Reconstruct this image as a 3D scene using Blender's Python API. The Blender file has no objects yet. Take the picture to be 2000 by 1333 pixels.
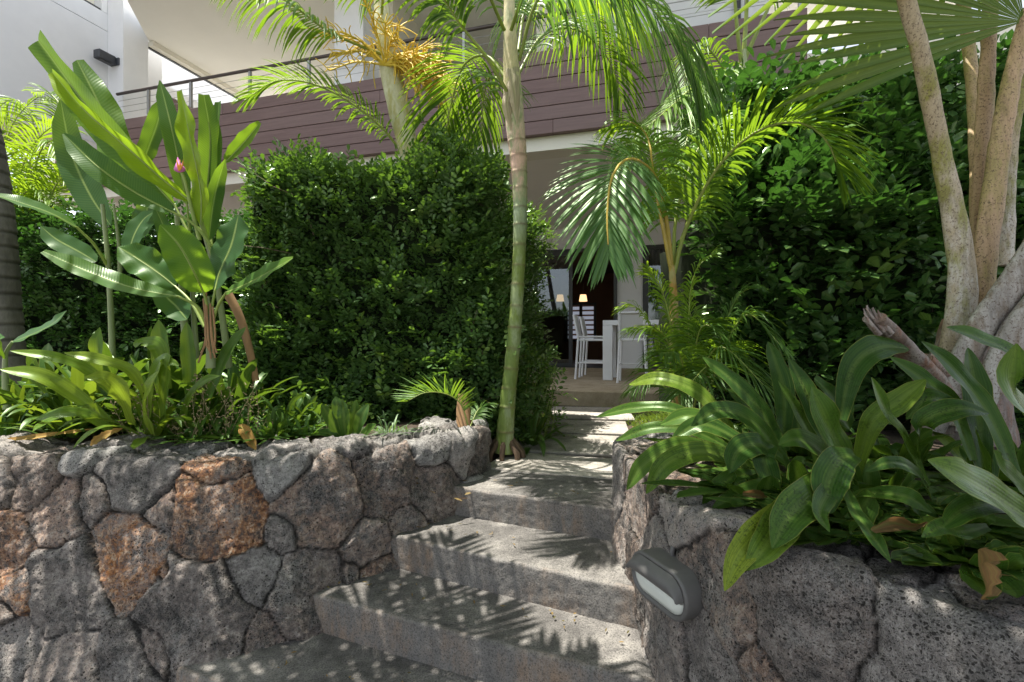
import bpy, math, random
import numpy as np
from mathutils import Vector, Matrix

# ---------------------------------------------------------------- camera, sky, sun, exposure
S = bpy.context.scene
CZ = 1.56
cam = bpy.data.cameras.new('camera'); cam.lens = 18; cam.sensor_width = 36
cam.clip_start = 0.05; cam.clip_end = 2000
co = bpy.data.objects.new('camera', cam); S.collection.objects.link(co)
co.location = (0, 0, CZ); co.rotation_euler = (math.pi/2, 0, 0); S.camera = co

SUN = np.array([-0.28, 0.05, 1.0]); SUN = SUN/np.linalg.norm(SUN)
ELEV = math.asin(SUN[2]); AZ = math.atan2(SUN[0], SUN[1])
w = bpy.data.worlds.new('World'); S.world = w; w.use_nodes = True
nt = w.node_tree; bg = nt.nodes['Background']
sky = nt.nodes.new('ShaderNodeTexSky'); sky.sky_type = 'NISHITA'; sky.sun_disc = False
sky.sun_elevation = ELEV; sky.sun_rotation = AZ
sky.dust_density = 1.5; sky.ozone_density = 1.0
hs = nt.nodes.new('ShaderNodeHueSaturation'); hs.inputs['Saturation'].default_value = .38
nt.links.new(sky.outputs[0], hs.inputs['Color']); nt.links.new(hs.outputs[0], bg.inputs[0]); bg.inputs[1].default_value = 0.13
sl = bpy.data.lights.new('sun', 'SUN'); sl.energy = 5.0; sl.angle = math.radians(0.45); sl.color = (1, 0.945, 0.86)
so = bpy.data.objects.new('sun', sl); S.collection.objects.link(so)
so.rotation_euler = Vector((-SUN[0], -SUN[1], -SUN[2])).to_track_quat('-Z', 'Y').to_euler()
S.view_settings.view_transform = 'Standard'; S.view_settings.look = 'None'
S.view_settings.gamma = 1; S.view_settings.exposure = 1.4
S.cycles.max_bounces = 8; S.cycles.transparent_max_bounces = 6
S.cycles.diffuse_bounces = 5

rng = np.random.default_rng(7); random.seed(7)

# ---------------------------------------------------------------- helpers
def P(px, py, Y):
    return np.array([(px-1000)/1000*Y, Y, CZ+(667-py)/1000*Y])
def PL(L):
    return np.array([P(*p) for p in L])
def tag(o, label=None, cat=None, group=None, kind=None):
    if label: o['label'] = label
    if cat: o['category'] = cat
    if group: o['group'] = group
    if kind: o['kind'] = kind
    return o
def empty(name, loc, label=None, cat=None, group=None, rz=0):
    o = bpy.data.objects.new(name, None); S.collection.objects.link(o)
    o.location = Vector(loc); o.rotation_euler = (0, 0, rz); o.empty_display_size = .1
    return tag(o, label, cat, group)
def catmull(pts, n):
    pts = np.asarray(pts, float)
    if len(pts) == 2:
        t = np.linspace(0, 1, n)[:, None]; return pts[0]*(1-t)+pts[1]*t
    p = np.vstack([2*pts[0]-pts[1], pts, 2*pts[-1]-pts[-2]])
    d = np.r_[0, np.cumsum(np.linalg.norm(np.diff(pts, axis=0), axis=1))]
    tt = np.linspace(0, d[-1], n); out = []
    for t in tt:
        i = min(max(np.searchsorted(d, t, 'right')-1, 0), len(pts)-2)
        u = (t-d[i])/(d[i+1]-d[i]+1e-9)
        a, b, c, e = p[i], p[i+1], p[i+2], p[i+3]
        out.append(.5*((2*b)+(-a+c)*u+(2*a-5*b+4*c-e)*u*u+(-a+3*b-3*c+e)*u**3))
    return np.array(out)
def hashn(ix, iy, iz, seed):
    h = (ix*374761393 + iy*668265263 + iz*2147483647 + seed*1274126177) & 0xffffffff
    h = ((h ^ (h >> 13))*1274126177) & 0xffffffff
    h = (h ^ (h >> 16)) & 0xffffffff
    return h/4294967295.0
def vnoise(p, seed=0):
    p = np.asarray(p, float); f = np.floor(p).astype(np.int64); u = p-f; u = u*u*(3-2*u)
    r = 0
    for dx in (0, 1):
        for dy in (0, 1):
            for dz in (0, 1):
                wgt = (u[:, 0] if dx else 1-u[:, 0])*(u[:, 1] if dy else 1-u[:, 1])*(u[:, 2] if dz else 1-u[:, 2])
                r = r+wgt*hashn(f[:, 0]+dx, f[:, 1]+dy, f[:, 2]+dz, seed)
    return r*2-1
def fbm(p, sc, oct=4, seed=0, gain=.5):
    r = 0; a = 1; t = 0
    for k in range(oct):
        r = r+a*vnoise(np.asarray(p)*sc*(2.03**k)+k*7.7, seed+k); t += a; a *= gain
    return r/t
class G:
    def __init__(s): s.V = []; s.Q = []; s.T = []; s.UV = []; s.R = []; s.n = 0
    def add(s, v, q=None, uv=None, r=0.5, t=None):
        v = np.asarray(v, float).reshape(-1, 3); m = len(v)
        s.V.append(v)
        if q is not None and len(q): s.Q.append(np.asarray(q, np.int64)+s.n)
        if t is not None and len(t): s.T.append(np.asarray(t, np.int64)+s.n)
        s.UV.append(np.zeros((m, 2)) if uv is None else np.asarray(uv, float))
        s.R.append(np.full(m, r, float) if np.isscalar(r) else np.asarray(r, float))
        s.n += m; return s
    def build(s, name, mat, parent=None, smooth=True, attrs=None, org=None, link=True):
        V = np.vstack(s.V); Q = np.vstack(s.Q) if s.Q else np.zeros((0, 4), np.int64)
        T = np.vstack(s.T) if s.T else np.zeros((0, 3), np.int64)
        UV = np.vstack(s.UV); R = np.concatenate(s.R)
        if parent is not None:
            rt = parent
            while rt.parent is not None: rt = rt.parent
            if rt.name not in LOCAL:
                V = V-np.array(rt.location)
                c_, s_ = math.cos(-rt.rotation_euler.z), math.sin(-rt.rotation_euler.z)
                V = np.stack([V[:, 0]*c_-V[:, 1]*s_, V[:, 0]*s_+V[:, 1]*c_, V[:, 2]], -1)
            org = None
        else:
            org = np.array([(V[:, 0].min()+V[:, 0].max())/2, (V[:, 1].min()+V[:, 1].max())/2, V[:, 2].min()]) if org is None else np.array(org)
            V = V-org
        loops = np.r_[Q.ravel(), T.ravel()]
        tot = np.r_[np.full(len(Q), 4), np.full(len(T), 3)]; st = np.r_[0, np.cumsum(tot)[:-1]]
        m = bpy.data.meshes.new(name)
        m.vertices.add(len(V)); m.vertices.foreach_set('co', V.ravel())
        m.loops.add(len(loops)); m.loops.foreach_set('vertex_index', loops.astype(np.int32))
        m.polygons.add(len(tot)); m.polygons.foreach_set('loop_start', st.astype(np.int32))
        try: m.polygons.foreach_set('loop_total', tot.astype(np.int32))
        except Exception: pass
        ul = m.uv_layers.new(name='uv'); ul.data.foreach_set('uv', UV[loops].ravel())
        a = m.attributes.new('rnd', 'FLOAT', 'POINT'); a.data.foreach_set('value', R)
        if attrs:
            for k, val in attrs.items():
                a = m.attributes.new(k, 'FLOAT', 'POINT'); a.data.foreach_set('value', val)
        m.update(calc_edges=True); m.validate()
        m.polygons.foreach_set('use_smooth', np.full(len(m.polygons), smooth))
        if mat: m.materials.append(mat)
        o = bpy.data.objects.new(name, m)
        S.collection.objects.link(o)
        if parent is not None: o.parent = parent
        else: o.location = Vector(org)
        return o
LOCAL = set()
def grid_quads(a, b, wrap=False):
    i = np.arange(a-1)[:, None]*b; j = np.arange(b if wrap else b-1)[None, :]
    j2 = (j+1) % b
    return np.stack([i+j, i+j2, i+b+j2, i+b+j], -1).reshape(-1, 4)
def nrm(v):
    return v/(np.linalg.norm(v, axis=-1, keepdims=True)+1e-9)
def ribbon(g, pts, wid, hint=(0, 0, 1), cols=3, fold=.3, r=.5, wave=0, curl=0, seed=0, roll=0, nfreq=9):
    """a leaf blade along pts: wid = full width at each point; fold lifts the edges; curl bends them"""
    pts = np.asarray(pts, float); k = len(pts)
    T = nrm(np.gradient(pts, axis=0)); H = np.asarray(hint, float)
    side = nrm(np.cross(T, np.broadcast_to(H, T.shape))); up = np.cross(side, T)
    if roll:
        c, s_ = math.cos(roll), math.sin(roll); side, up = side*c+up*s_, up*c-side*s_
    x = np.linspace(-1, 1, cols); half = np.asarray(wid)[:, None, None]/2
    X = x[None, :, None]
    v = pts[:, None]+side[:, None]*half*X*(1-curl*.3*X**2)+up[:, None]*half*(fold*np.abs(X)+curl*X**2)
    t = np.linspace(0, 1, k)
    if wave:
        wv = np.sin(t[:, None]*nfreq*6.28+seed*3+np.sign(x)*1.3)*np.sin(t[:, None]*nfreq*2.3+seed)*np.abs(x)**2*wave
        v = v+up[:, None]*half*wv[..., None]
    uv = np.stack(np.broadcast_arrays((x[None, :]+1)/2, t[:, None]), -1).reshape(-1, 2)
    g.add(v.reshape(-1, 3), grid_quads(k, cols), uv, r)
def tube(g, pts, rad, n=8, r=.5, cap=True, flat=1.0):
    pts = np.asarray(pts, float); k = len(pts); rad = np.broadcast_to(rad, (k,))
    T = nrm(np.gradient(pts, axis=0))
    ref = np.array([0, 0, 1.]) if abs(T[0, 2]) < .8 else np.array([0, 1., 0])
    a = nrm(np.cross(T, np.broadcast_to(ref, T.shape))); b = np.cross(T, a)
    th = np.arange(n)/n*2*math.pi
    v = pts[:, None]+rad[:, None, None]*(a[:, None]*np.cos(th)[None, :, None]+b[:, None]*flat*np.sin(th)[None, :, None])
    t = np.linspace(0, 1, k)
    uv = np.stack(np.broadcast_arrays((th/6.2832)[None, :], t[:, None]), -1).reshape(-1, 2)
    q = grid_quads(k, n, True)
    g.add(v.reshape(-1, 3), q, uv, r)
    if cap:
        for i, c in ((0, pts[0]), (k-1, pts[-1])):
            idx = np.arange(n); base = g.n
            ring = v[i]; g.add(np.vstack([ring, c[None]]), None, None, r,
                               t=np.stack([idx, (idx+1) % n, np.full(n, n)], -1))
def box(g, x0, x1, y0, y1, z0, z1, r=.5, bev=0):
    b = bev
    if b <= 0:
        v = [(x, y, z) for x in (x0, x1) for y in (y0, y1) for z in (z0, z1)]
        q = [(0, 1, 3, 2), (4, 6, 7, 5), (0, 4, 5, 1), (2, 3, 7, 6), (0, 2, 6, 4), (1, 5, 7, 3)]
        g.add(v, q, None, r); return
    # chamfered box: 24 verts
    v = []; 
    for x, sx in ((x0, 1), (x1, -1)):
        for y, sy in ((y0, 1), (y1, -1)):
            for z, sz in ((z0, 1), (z1, -1)):
                v += [(x, y+sy*b, z+sz*b), (x+sx*b, y, z+sz*b), (x+sx*b, y+sy*b, z)]
    c = lambda i, j, k: (i*4+j*2+k)*3
    q = []; t = []
    for i in (0, 1): q.append([c(i, 0, 0), c(i, 0, 1), c(i, 1, 1), c(i, 1, 0)])
    for j in (0, 1): q.append([c(0, j, 0)+1, c(1, j, 0)+1, c(1, j, 1)+1, c(0, j, 1)+1])
    for k in (0, 1): q.append([c(0, 0, k)+2, c(0, 1, k)+2, c(1, 1, k)+2, c(1, 0, k)+2])
    for j in (0, 1):
        for k in (0, 1): q.append([c(0, j, k)+1, c(1, j, k)+1, c(1, j, k)+2, c(0, j, k)+2])
    for i in (0, 1):
        for k in (0, 1): q.append([c(i, 0, k), c(i, 1, k), c(i, 1, k)+2, c(i, 0, k)+2])
    for i in (0, 1):
        for j in (0, 1): q.append([c(i, j, 0), c(i, j, 1), c(i, j, 1)+1, c(i, j, 0)+1])
    for i in (0, 1):
        for j in (0, 1):
            for k in (0, 1): t.append([c(i, j, k), c(i, j, k)+1, c(i, j, k)+2])
    g.add(v, q, None, r, t=t)

# ---------------------------------------------------------------- materials
class NT:
    def __init__(s, name):
        s.m = bpy.data.materials.new(name); s.m.use_nodes = True; s.t = s.m.node_tree
        s.b = s.t.nodes['Principled BSDF']; s.out = s.t.nodes['Material Output']
    def n(s, typ, **kw):
        nd = s.t.nodes.new(typ)
        for k, v in kw.items():
            if k.startswith('i_'): nd.inputs[k[2:].replace('_', ' ')].default_value = v
            else: setattr(nd, k, v)
        return nd
    def l(s, a, b): s.t.links.new(a, b)
    def ramp(s, fac, stops, interp='LINEAR'):
        r = s.n('ShaderNodeValToRGB'); r.color_ramp.interpolation = interp
        e = r.color_ramp.elements
        while len(e) < len(stops): e.new(0.5)
        for k, (p, c) in enumerate(stops):
            e[k].position = p; e[k].color = (*c, 1) if len(c) == 3 else c
        s.l(fac, r.inputs[0]); return r.outputs[0]
    def mix(s, fac, a, b, mode='MIX'):
        m = s.n('ShaderNodeMix', data_type='RGBA', blend_type=mode)
        for sock, v in ((m.inputs['Factor'], fac), (m.inputs[6], a), (m.inputs[7], b)):
            if isinstance(v, (int, float)): sock.default_value = v
            elif isinstance(v, tuple): sock.default_value = (*v, 1)
            else: s.l(v, sock)
        return m.outputs[2]
    def math(s, op, a, b=None, clamp=False):
        m = s.n('ShaderNodeMath', operation=op, use_clamp=clamp)
        for i, v in enumerate((a, b)):
            if v is None: continue
            if isinstance(v, (int, float)): m.inputs[i].default_value = v
            else: s.l(v, m.inputs[i])
        return m.outputs[0]
    def noise(s, scale, detail=4, rough=.55, vec=None, out='Fac'):
        nd = s.n('ShaderNodeTexNoise'); nd.inputs['Scale'].default_value = scale
        nd.inputs['Detail'].default_value = detail; nd.inputs['Roughness'].default_value = rough
        if vec is not None: s.l(vec, nd.inputs['Vector'])
        return nd.outputs[out]
    def obj(s, sc=(1, 1, 1)):
        tc = s.n('ShaderNodeTexCoord'); mp = s.n('ShaderNodeMapping'); mp.inputs['Scale'].default_value = sc
        s.l(tc.outputs['Object'], mp.inputs[0]); return mp.outputs[0]
    def attr(s, name):
        return s.n('ShaderNodeAttribute', attribute_name=name).outputs['Fac']
    def bump(s, h, strength=.3, dist=.01, prev=None):
        b = s.n('ShaderNodeBump'); b.inputs['Strength'].default_value = strength; b.inputs['Distance'].default_value = dist
        s.l(h, b.inputs['Height'])
        if prev is not None: s.l(prev, b.inputs['Normal'])
        return b.outputs[0]
def leafmat(name, cols, trans=.35, rough=.38, rib=None, vein=0, tcol=None, spots=0, nscale=3, tip=None, spec=.5, tmix=.7, stint=(.75, 1, .6)):
    """cols: list of (pos,colour) along the per-leaf random value"""
    N = NT(name); fac = N.attr('rnd')
    nz = N.noise(nscale, 3, .6, N.obj())
    f = N.math('ADD', fac, N.math('MULTIPLY', N.math('SUBTRACT', nz, .5), .45), True)
    c = N.ramp(f, cols)
    uvn = N.n('ShaderNodeUVMap'); uvn.uv_map = 'uv'
    sp = N.n('ShaderNodeSeparateXYZ'); N.l(uvn.outputs[0], sp.inputs[0]); u, v = sp.outputs[0], sp.outputs[1]
    d = N.math('ABSOLUTE', N.math('SUBTRACT', u, .5))
    hgt = None
    if vein:
        a = N.math('SINE', N.math('ADD', N.math('MULTIPLY', v, vein), N.math('MULTIPLY', d, -vein*.12)))
        a = N.math('MULTIPLY', N.math('ADD', a, 1), .5)
        c = N.mix(N.math('MULTIPLY', a, .26), c, (.17, .27, .06)); hgt = a
    elif vein == 0:
        a = N.math('SINE', N.math('MULTIPLY', u, 70)); hgt = a
        c = N.mix(N.math('MULTIPLY', N.math('ADD', a, 1), .07), c, (.2, .3, .06))
        cb = N.n('ShaderNodeCombineXYZ'); N.l(N.math('MULTIPLY', u, 16), cb.inputs[0]); N.l(N.math('MULTIPLY', v, 1.2), cb.inputs[1]); N.l(N.math('MULTIPLY', fac, 37), cb.inputs[2])
        sk = N.noise(1.0, 4, .7, cb.outputs[0])
        c = N.mix(N.math('MULTIPLY', N.ramp(sk, [(.42, (1, 1, 1)), (.6, (0, 0, 0))]), .45), c, (.012, .035, .010))
        c = N.mix(N.math('MULTIPLY', N.ramp(sk, [(.56, (0, 0, 0)), (.72, (1, 1, 1))]), .22), c, (.20, .26, .05))
        cm = N.ramp(d, [(.02, (1, 1, 1)), (.16, (0, 0, 0))]); c = N.mix(N.math('MULTIPLY', cm, .28), c, (.16, .22, .05))
    if spots:
        sn = N.noise(140, 2, .7, N.obj()); sn2 = N.noise(9, 3, .6, N.obj())
        msk = N.math('MULTIPLY', N.ramp(sn, [(.52, (0, 0, 0)), (.62, (1, 1, 1))]), N.ramp(sn2, [(.4, (0, 0, 0)), (.62, (1, 1, 1))]))
        c = N.mix(N.math('MULTIPLY', msk, spots), c, (.012, .016, .008))
    if rib:
        m = N.ramp(d, [(.015, (1, 1, 1)), (.045, (0, 0, 0))]); c = N.mix(N.math('MULTIPLY', m, .8), c, rib)
    if tip:
        tn = N.math('ADD', v, N.math('MULTIPLY', N.noise(12, 3, .6, N.obj()), .10))
        c = N.mix(N.ramp(tn, [(1.0, (0, 0, 0)), (1.04, (1, 1, 1))]), c, tip)
        e = N.ramp(N.math('ADD', d, N.math('MULTIPLY', N.noise(25, 3, .6, N.obj()), .03)), [(.49, (0, 0, 0)), (.515, (1, 1, 1))])
        c = N.mix(N.math('MULTIPLY', e, .6), c, (.25, .24, .05))
    N.l(c, N.b.inputs['Base Color'])
    rn = N.noise(6, 3, .6, N.obj())
    N.l(N.math('ADD', N.math('MULTIPLY', rn, .3), rough-.13), N.b.inputs['Roughness'])
    N.b.inputs['Specular IOR Level'].default_value = spec; N.b.inputs['Specular Tint'].default_value = (*stint, 1)
    if hgt is not None: N.l(N.bump(hgt, .12 if vein else .06, .004), N.b.inputs['Normal'])
    tr = N.n('ShaderNodeBsdfTranslucent')
    N.l(N.mix(tmix, c, tcol or (.22, .42, .02)), tr.inputs[0])
    ms = N.n('ShaderNodeMixShader'); ms.inputs[0].default_value = trans
    N.l(N.b.outputs[0], ms.inputs[1]); N.l(tr.outputs[0], ms.inputs[2]); N.l(ms.outputs[0], N.out.inputs[0])
    return N.m
def plain(name, col, rough=.5, var=.15, scale=8, metal=0, bump=0, spec=.5, streak=False):
    N = NT(name); v = N.obj((1, 1, .15) if streak else (1, 1, 1)); nz = N.noise(scale, 5, .6, v)
    c = N.mix(N.ramp(nz, [(.3, (0, 0, 0)), (.7, (1, 1, 1))]), tuple(x*(1-var) for x in col), tuple(min(1, x*(1+var)) for x in col))
    N.l(c, N.b.inputs['Base Color']); N.b.inputs['Roughness'].default_value = rough
    N.b.inputs['Metallic'].default_value = metal; N.b.inputs['Specular IOR Level'].default_value = spec
    if bump: N.l(N.bump(N.noise(scale*12, 4, .6, N.obj()), bump, .003), N.b.inputs['Normal'])
    return N.m
M = {}
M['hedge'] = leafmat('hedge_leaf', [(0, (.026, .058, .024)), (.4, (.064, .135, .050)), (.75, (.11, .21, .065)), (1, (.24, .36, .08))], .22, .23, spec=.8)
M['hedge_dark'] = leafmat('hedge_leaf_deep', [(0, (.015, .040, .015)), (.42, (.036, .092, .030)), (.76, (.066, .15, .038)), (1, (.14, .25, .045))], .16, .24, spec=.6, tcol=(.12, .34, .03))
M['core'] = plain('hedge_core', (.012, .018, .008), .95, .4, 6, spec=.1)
M['twig'] = plain('twig', (.10, .075, .045), .8, .3, 12)
M['banana'] = leafmat('banana_leaf', [(0, (.018, .062, .034)), (.35, (.024, .078, .030)), (.62, (.045, .115, .02)), (1, (.24, .34, .012))], .40, .32, rib=(.28, .36, .12), vein=300, tcol=(.38, .62, .02), spec=.22)  # yellow last stop puts sun shining through the leaf into its colour
M['banana_stem'] = plain('banana_stem', (.20, .24, .11), .55, .35, 7, streak=True)
M['banana_dry'] = plain('dry_stem', (.26, .15, .07), .85, .35, 9, streak=True, bump=.3)
M['petiole'] = plain('petiole_green', (.20, .27, .05), .45, .25, 8)
M['strap'] = leafmat('strap_leaf', [(0, (.012, .038, .010)), (.45, (.026, .072, .014)), (.8, (.065, .13, .018)), (1, (.16, .23, .025))], .2, .30, spec=.28, vein=0, spots=.3, tip=(.28, .12, .03), tcol=(.3, .5, .03))
M['strap_dark'] = leafmat('broad_strap_leaf', [(0, (.010, .033, .007)), (.4, (.022, .064, .009)), (.75, (.056, .112, .012)), (1, (.19, .24, .02))], .16, .27, vein=0, spots=.85, spec=.16, tip=(.16, .06, .02), tcol=(.25, .45, .03))
M['strap_lime'] = leafmat('lime_leaf', [(0, (.014, .050, .010)), (.4, (.038, .098, .014)), (.8, (.10, .18, .016)), (1, (.24, .31, .03))], .28, .32, spec=.3, vein=0, spots=.2, tip=(.3, .2, .06), tcol=(.4, .55, .03))
M['palm'] = leafmat('palm_leaflet', [(0, (.018, .06, .016)), (.5, (.04, .11, .02)), (.8, (.075, .17, .022)), (1, (.13, .25, .03))], .38, .38, vein=0, tcol=(.36, .58, .02), spec=.45)
M['palm_blue'] = leafmat('palm_leaflet_bluish', [(0, (.03, .085, .04)), (.5, (.055, .14, .05)), (1, (.12, .24, .05))], .35, .33, vein=0, tcol=(.3, .55, .06), spec=.6)
M['palm_lime'] = leafmat('palm_leaflet_lime', [(0, (.05, .13, .02)), (.5, (.10, .22, .02)), (1, (.2, .33, .03))], .45, .38, vein=0, tcol=(.45, .65, .02))
M['rachis'] = plain('rachis', (.22, .27, .05), .45, .2, 9)
M['rachis_gold'] = plain('rachis_gold', (.40, .29, .05), .42, .2, 9)
M['dry'] = leafmat('dry_leaf', [(0, (.06, .03, .02)), (.5, (.17, .08, .04)), (1, (.34, .22, .12))], .15, .7, vein=0, tcol=(.5, .25, .1), spec=.2)
M['sheath'] = leafmat('papery_sheath', [(0, (.34, .22, .15)), (.5, (.50, .37, .27)), (1, (.60, .50, .40))], .15, .6, vein=0, tcol=(.6, .4, .3), spec=.2)
M['dry_orange'] = leafmat('dry_orange_leaf', [(0, (.22, .09, .03)), (.5, (.40, .20, .06)), (1, (.5, .34, .14))], .25, .6, vein=0, tcol=(.6, .35, .1), spec=.2)
M['flower_gold'] = plain('palm_flower_gold', (.66, .47, .05), .55, .25, 20)
M['pink'] = plain('pink_bract', (.62, .16, .50), .45, .25, 20)
M['orange'] = plain('orange_petal', (.8, .35, .05), .45, .2, 20)
M['grass'] = leafmat('grass_blade', [(0, (.05, .12, .015)), (.5, (.12, .22, .02)), (1, (.22, .32, .04))], .4, .5, vein=0, tcol=(.4, .55, .03))
M['lily'] = leafmat('lily_leaf', [(0, (.02, .07, .02)), (.5, (.045, .12, .025)), (1, (.12, .22, .04))], .3, .4, vein=0)
M['varieg'] = leafmat('striped_leaf', [(0, (.05, .09, .06)), (.5, (.12, .18, .12)), (1, (.3, .36, .26))], .25, .4, vein=0)
M['white_metal'] = plain('white_metal', (.78, .79, .80), .35, .04, 5)
M['mesh_fabric'] = plain('sling_fabric', (.62, .62, .60), .7, .1, 200)
M['white_wall'] = plain('white_render', (.76, .765, .77), .85, .03, 3, bump=.05)
M['cream_wall'] = plain('cream_render', (.74, .71, .61), .85, .03, 3)
M['ceiling'] = plain('ceiling_paint', (.84, .82, .75), .9, .02, 2)
M['dark_frame'] = plain('dark_metal_frame', (.035, .037, .04), .4, .1, 9)
M['bronze'] = plain('bronze_rail', (.07, .055, .05), .35, .1, 9, metal=.3)
M['steel'] = plain('steel', (.35, .35, .34), .35, .1, 9, metal=.8)
M['black_box'] = plain('dark_grey_box', (.045, .05, .06), .45, .1, 9)
M['brown_wall'] = plain('brown_interior', (.20, .10, .055), .7, .15, 2)
M['wood_floor'] = plain('interior_floor', (.12, .08, .05), .4, .2, 4)
M['shade'] = NT('lit_shade').m
_n = M['shade'].node_tree.nodes['Principled BSDF']; _n.inputs['Emission Color'].default_value = (1, .62, .3, 1); _n.inputs['Emission Strength'].default_value = .7
_n.inputs['Base Color'].default_value = (.8, .6, .4, 1)
def glassmat():
    N = NT('window_glass'); N.b.inputs['Base Color'].default_value = (.02, .025, .03, 1)
    N.b.inputs['Roughness'].default_value = .02; N.b.inputs['Specular IOR Level'].default_value = .8
    tr = N.n('ShaderNodeBsdfTransparent'); tr.inputs[0].default_value = (.55, .58, .58, 1)
    ms = N.n('ShaderNodeMixShader'); fr = N.n('ShaderNodeFresnel'); fr.inputs[0].default_value = 1.6
    gl = N.n('ShaderNodeBsdfGlossy'); gl.inputs['Roughness'].default_value = .015; gl.inputs[0].default_value = (.9, .95, 1, 1)
    N.l(N.math('MULTIPLY', fr.outputs[0], 1.6, True), ms.inputs[0]); N.l(tr.outputs[0], ms.inputs[1]); N.l(gl.outputs[0], ms.inputs[2])
    N.l(ms.outputs[0], N.out.inputs[0]); return N.m
M['glass'] = glassmat()
def cladmat():
    N = NT('plum_cladding'); v = N.obj((.6, 8, 14)); nz = N.noise(3, 6, .65, v)
    b = N.attr('rnd'); c = N.ramp(nz, [(.25, (.115, .068, .062)), (.75, (.20, .127, .115))])
    c = N.mix(N.math('MULTIPLY', b, .35), c, (.20, .14, .128)); N.l(c, N.b.inputs['Base Color'])
    N.b.inputs['Roughness'].default_value = .6; N.l(N.bump(nz, .2, .003), N.b.inputs['Normal']); return N.m
M['clad'] = cladmat()
def concmat(name, dark, mid, light, warm=.3, pit=.6):
    N = NT(name); v = N.obj()
    big = N.noise(2.0, 7, .68, v); med = N.noise(11, 6, .72, v); fine = N.noise(130, 4, .75, v); fine2 = N.noise(330, 3, .7, v)
    c = N.ramp(N.math('ADD', N.math('ADD', N.math('MULTIPLY', big, .5), N.math('MULTIPLY', med, .35)), N.math('MULTIPLY', fine, .15)), [(.38, dark), (.5, mid), (.62, light)])
    st = N.noise(1.0, 8, .8, N.obj((6, 6, 1.6))); st2 = N.noise(3.2, 5, .65, v)
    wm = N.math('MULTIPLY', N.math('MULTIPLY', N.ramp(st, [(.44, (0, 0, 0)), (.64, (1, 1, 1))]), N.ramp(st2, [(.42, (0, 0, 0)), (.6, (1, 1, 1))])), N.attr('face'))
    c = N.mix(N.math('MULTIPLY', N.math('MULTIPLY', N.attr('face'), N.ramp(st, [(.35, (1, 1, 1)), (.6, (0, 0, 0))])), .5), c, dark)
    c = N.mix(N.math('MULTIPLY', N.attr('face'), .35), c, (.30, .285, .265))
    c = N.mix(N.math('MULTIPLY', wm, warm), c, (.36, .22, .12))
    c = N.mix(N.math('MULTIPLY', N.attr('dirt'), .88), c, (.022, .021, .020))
    c = N.mix(N.math('MULTIPLY', N.ramp(fine, [(.38, (1, 1, 1)), (.50, (0, 0, 0))]), pit), c, (.016, .015, .014))
    c = N.mix(N.math('MULTIPLY', N.ramp(fine2, [(.56, (0, 0, 0)), (.68, (1, 1, 1))]), pit*.55), c, (.42, .40, .37))
    N.l(c, N.b.inputs['Base Color']); N.b.inputs['Roughness'].default_value = .92; N.b.inputs['Specular IOR Level'].default_value = .2
    b = N.bump(fine, .7, .005); b = N.bump(med, .5, .014, b); N.l(b, N.b.inputs['Normal']); return N.m
M['conc'] = concmat('worn_concrete', (.045, .043, .041), (.115, .109, .102), (.25, .237, .215), .55)
M['slab'] = concmat('paver_concrete', (.16, .15, .13), (.30, .28, .245), (.42, .395, .35), .2, .4)
M['patio'] = concmat('patio_concrete', (.32, .26, .17), (.44, .36, .25), (.54, .45, .33), .3, .3)
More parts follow.
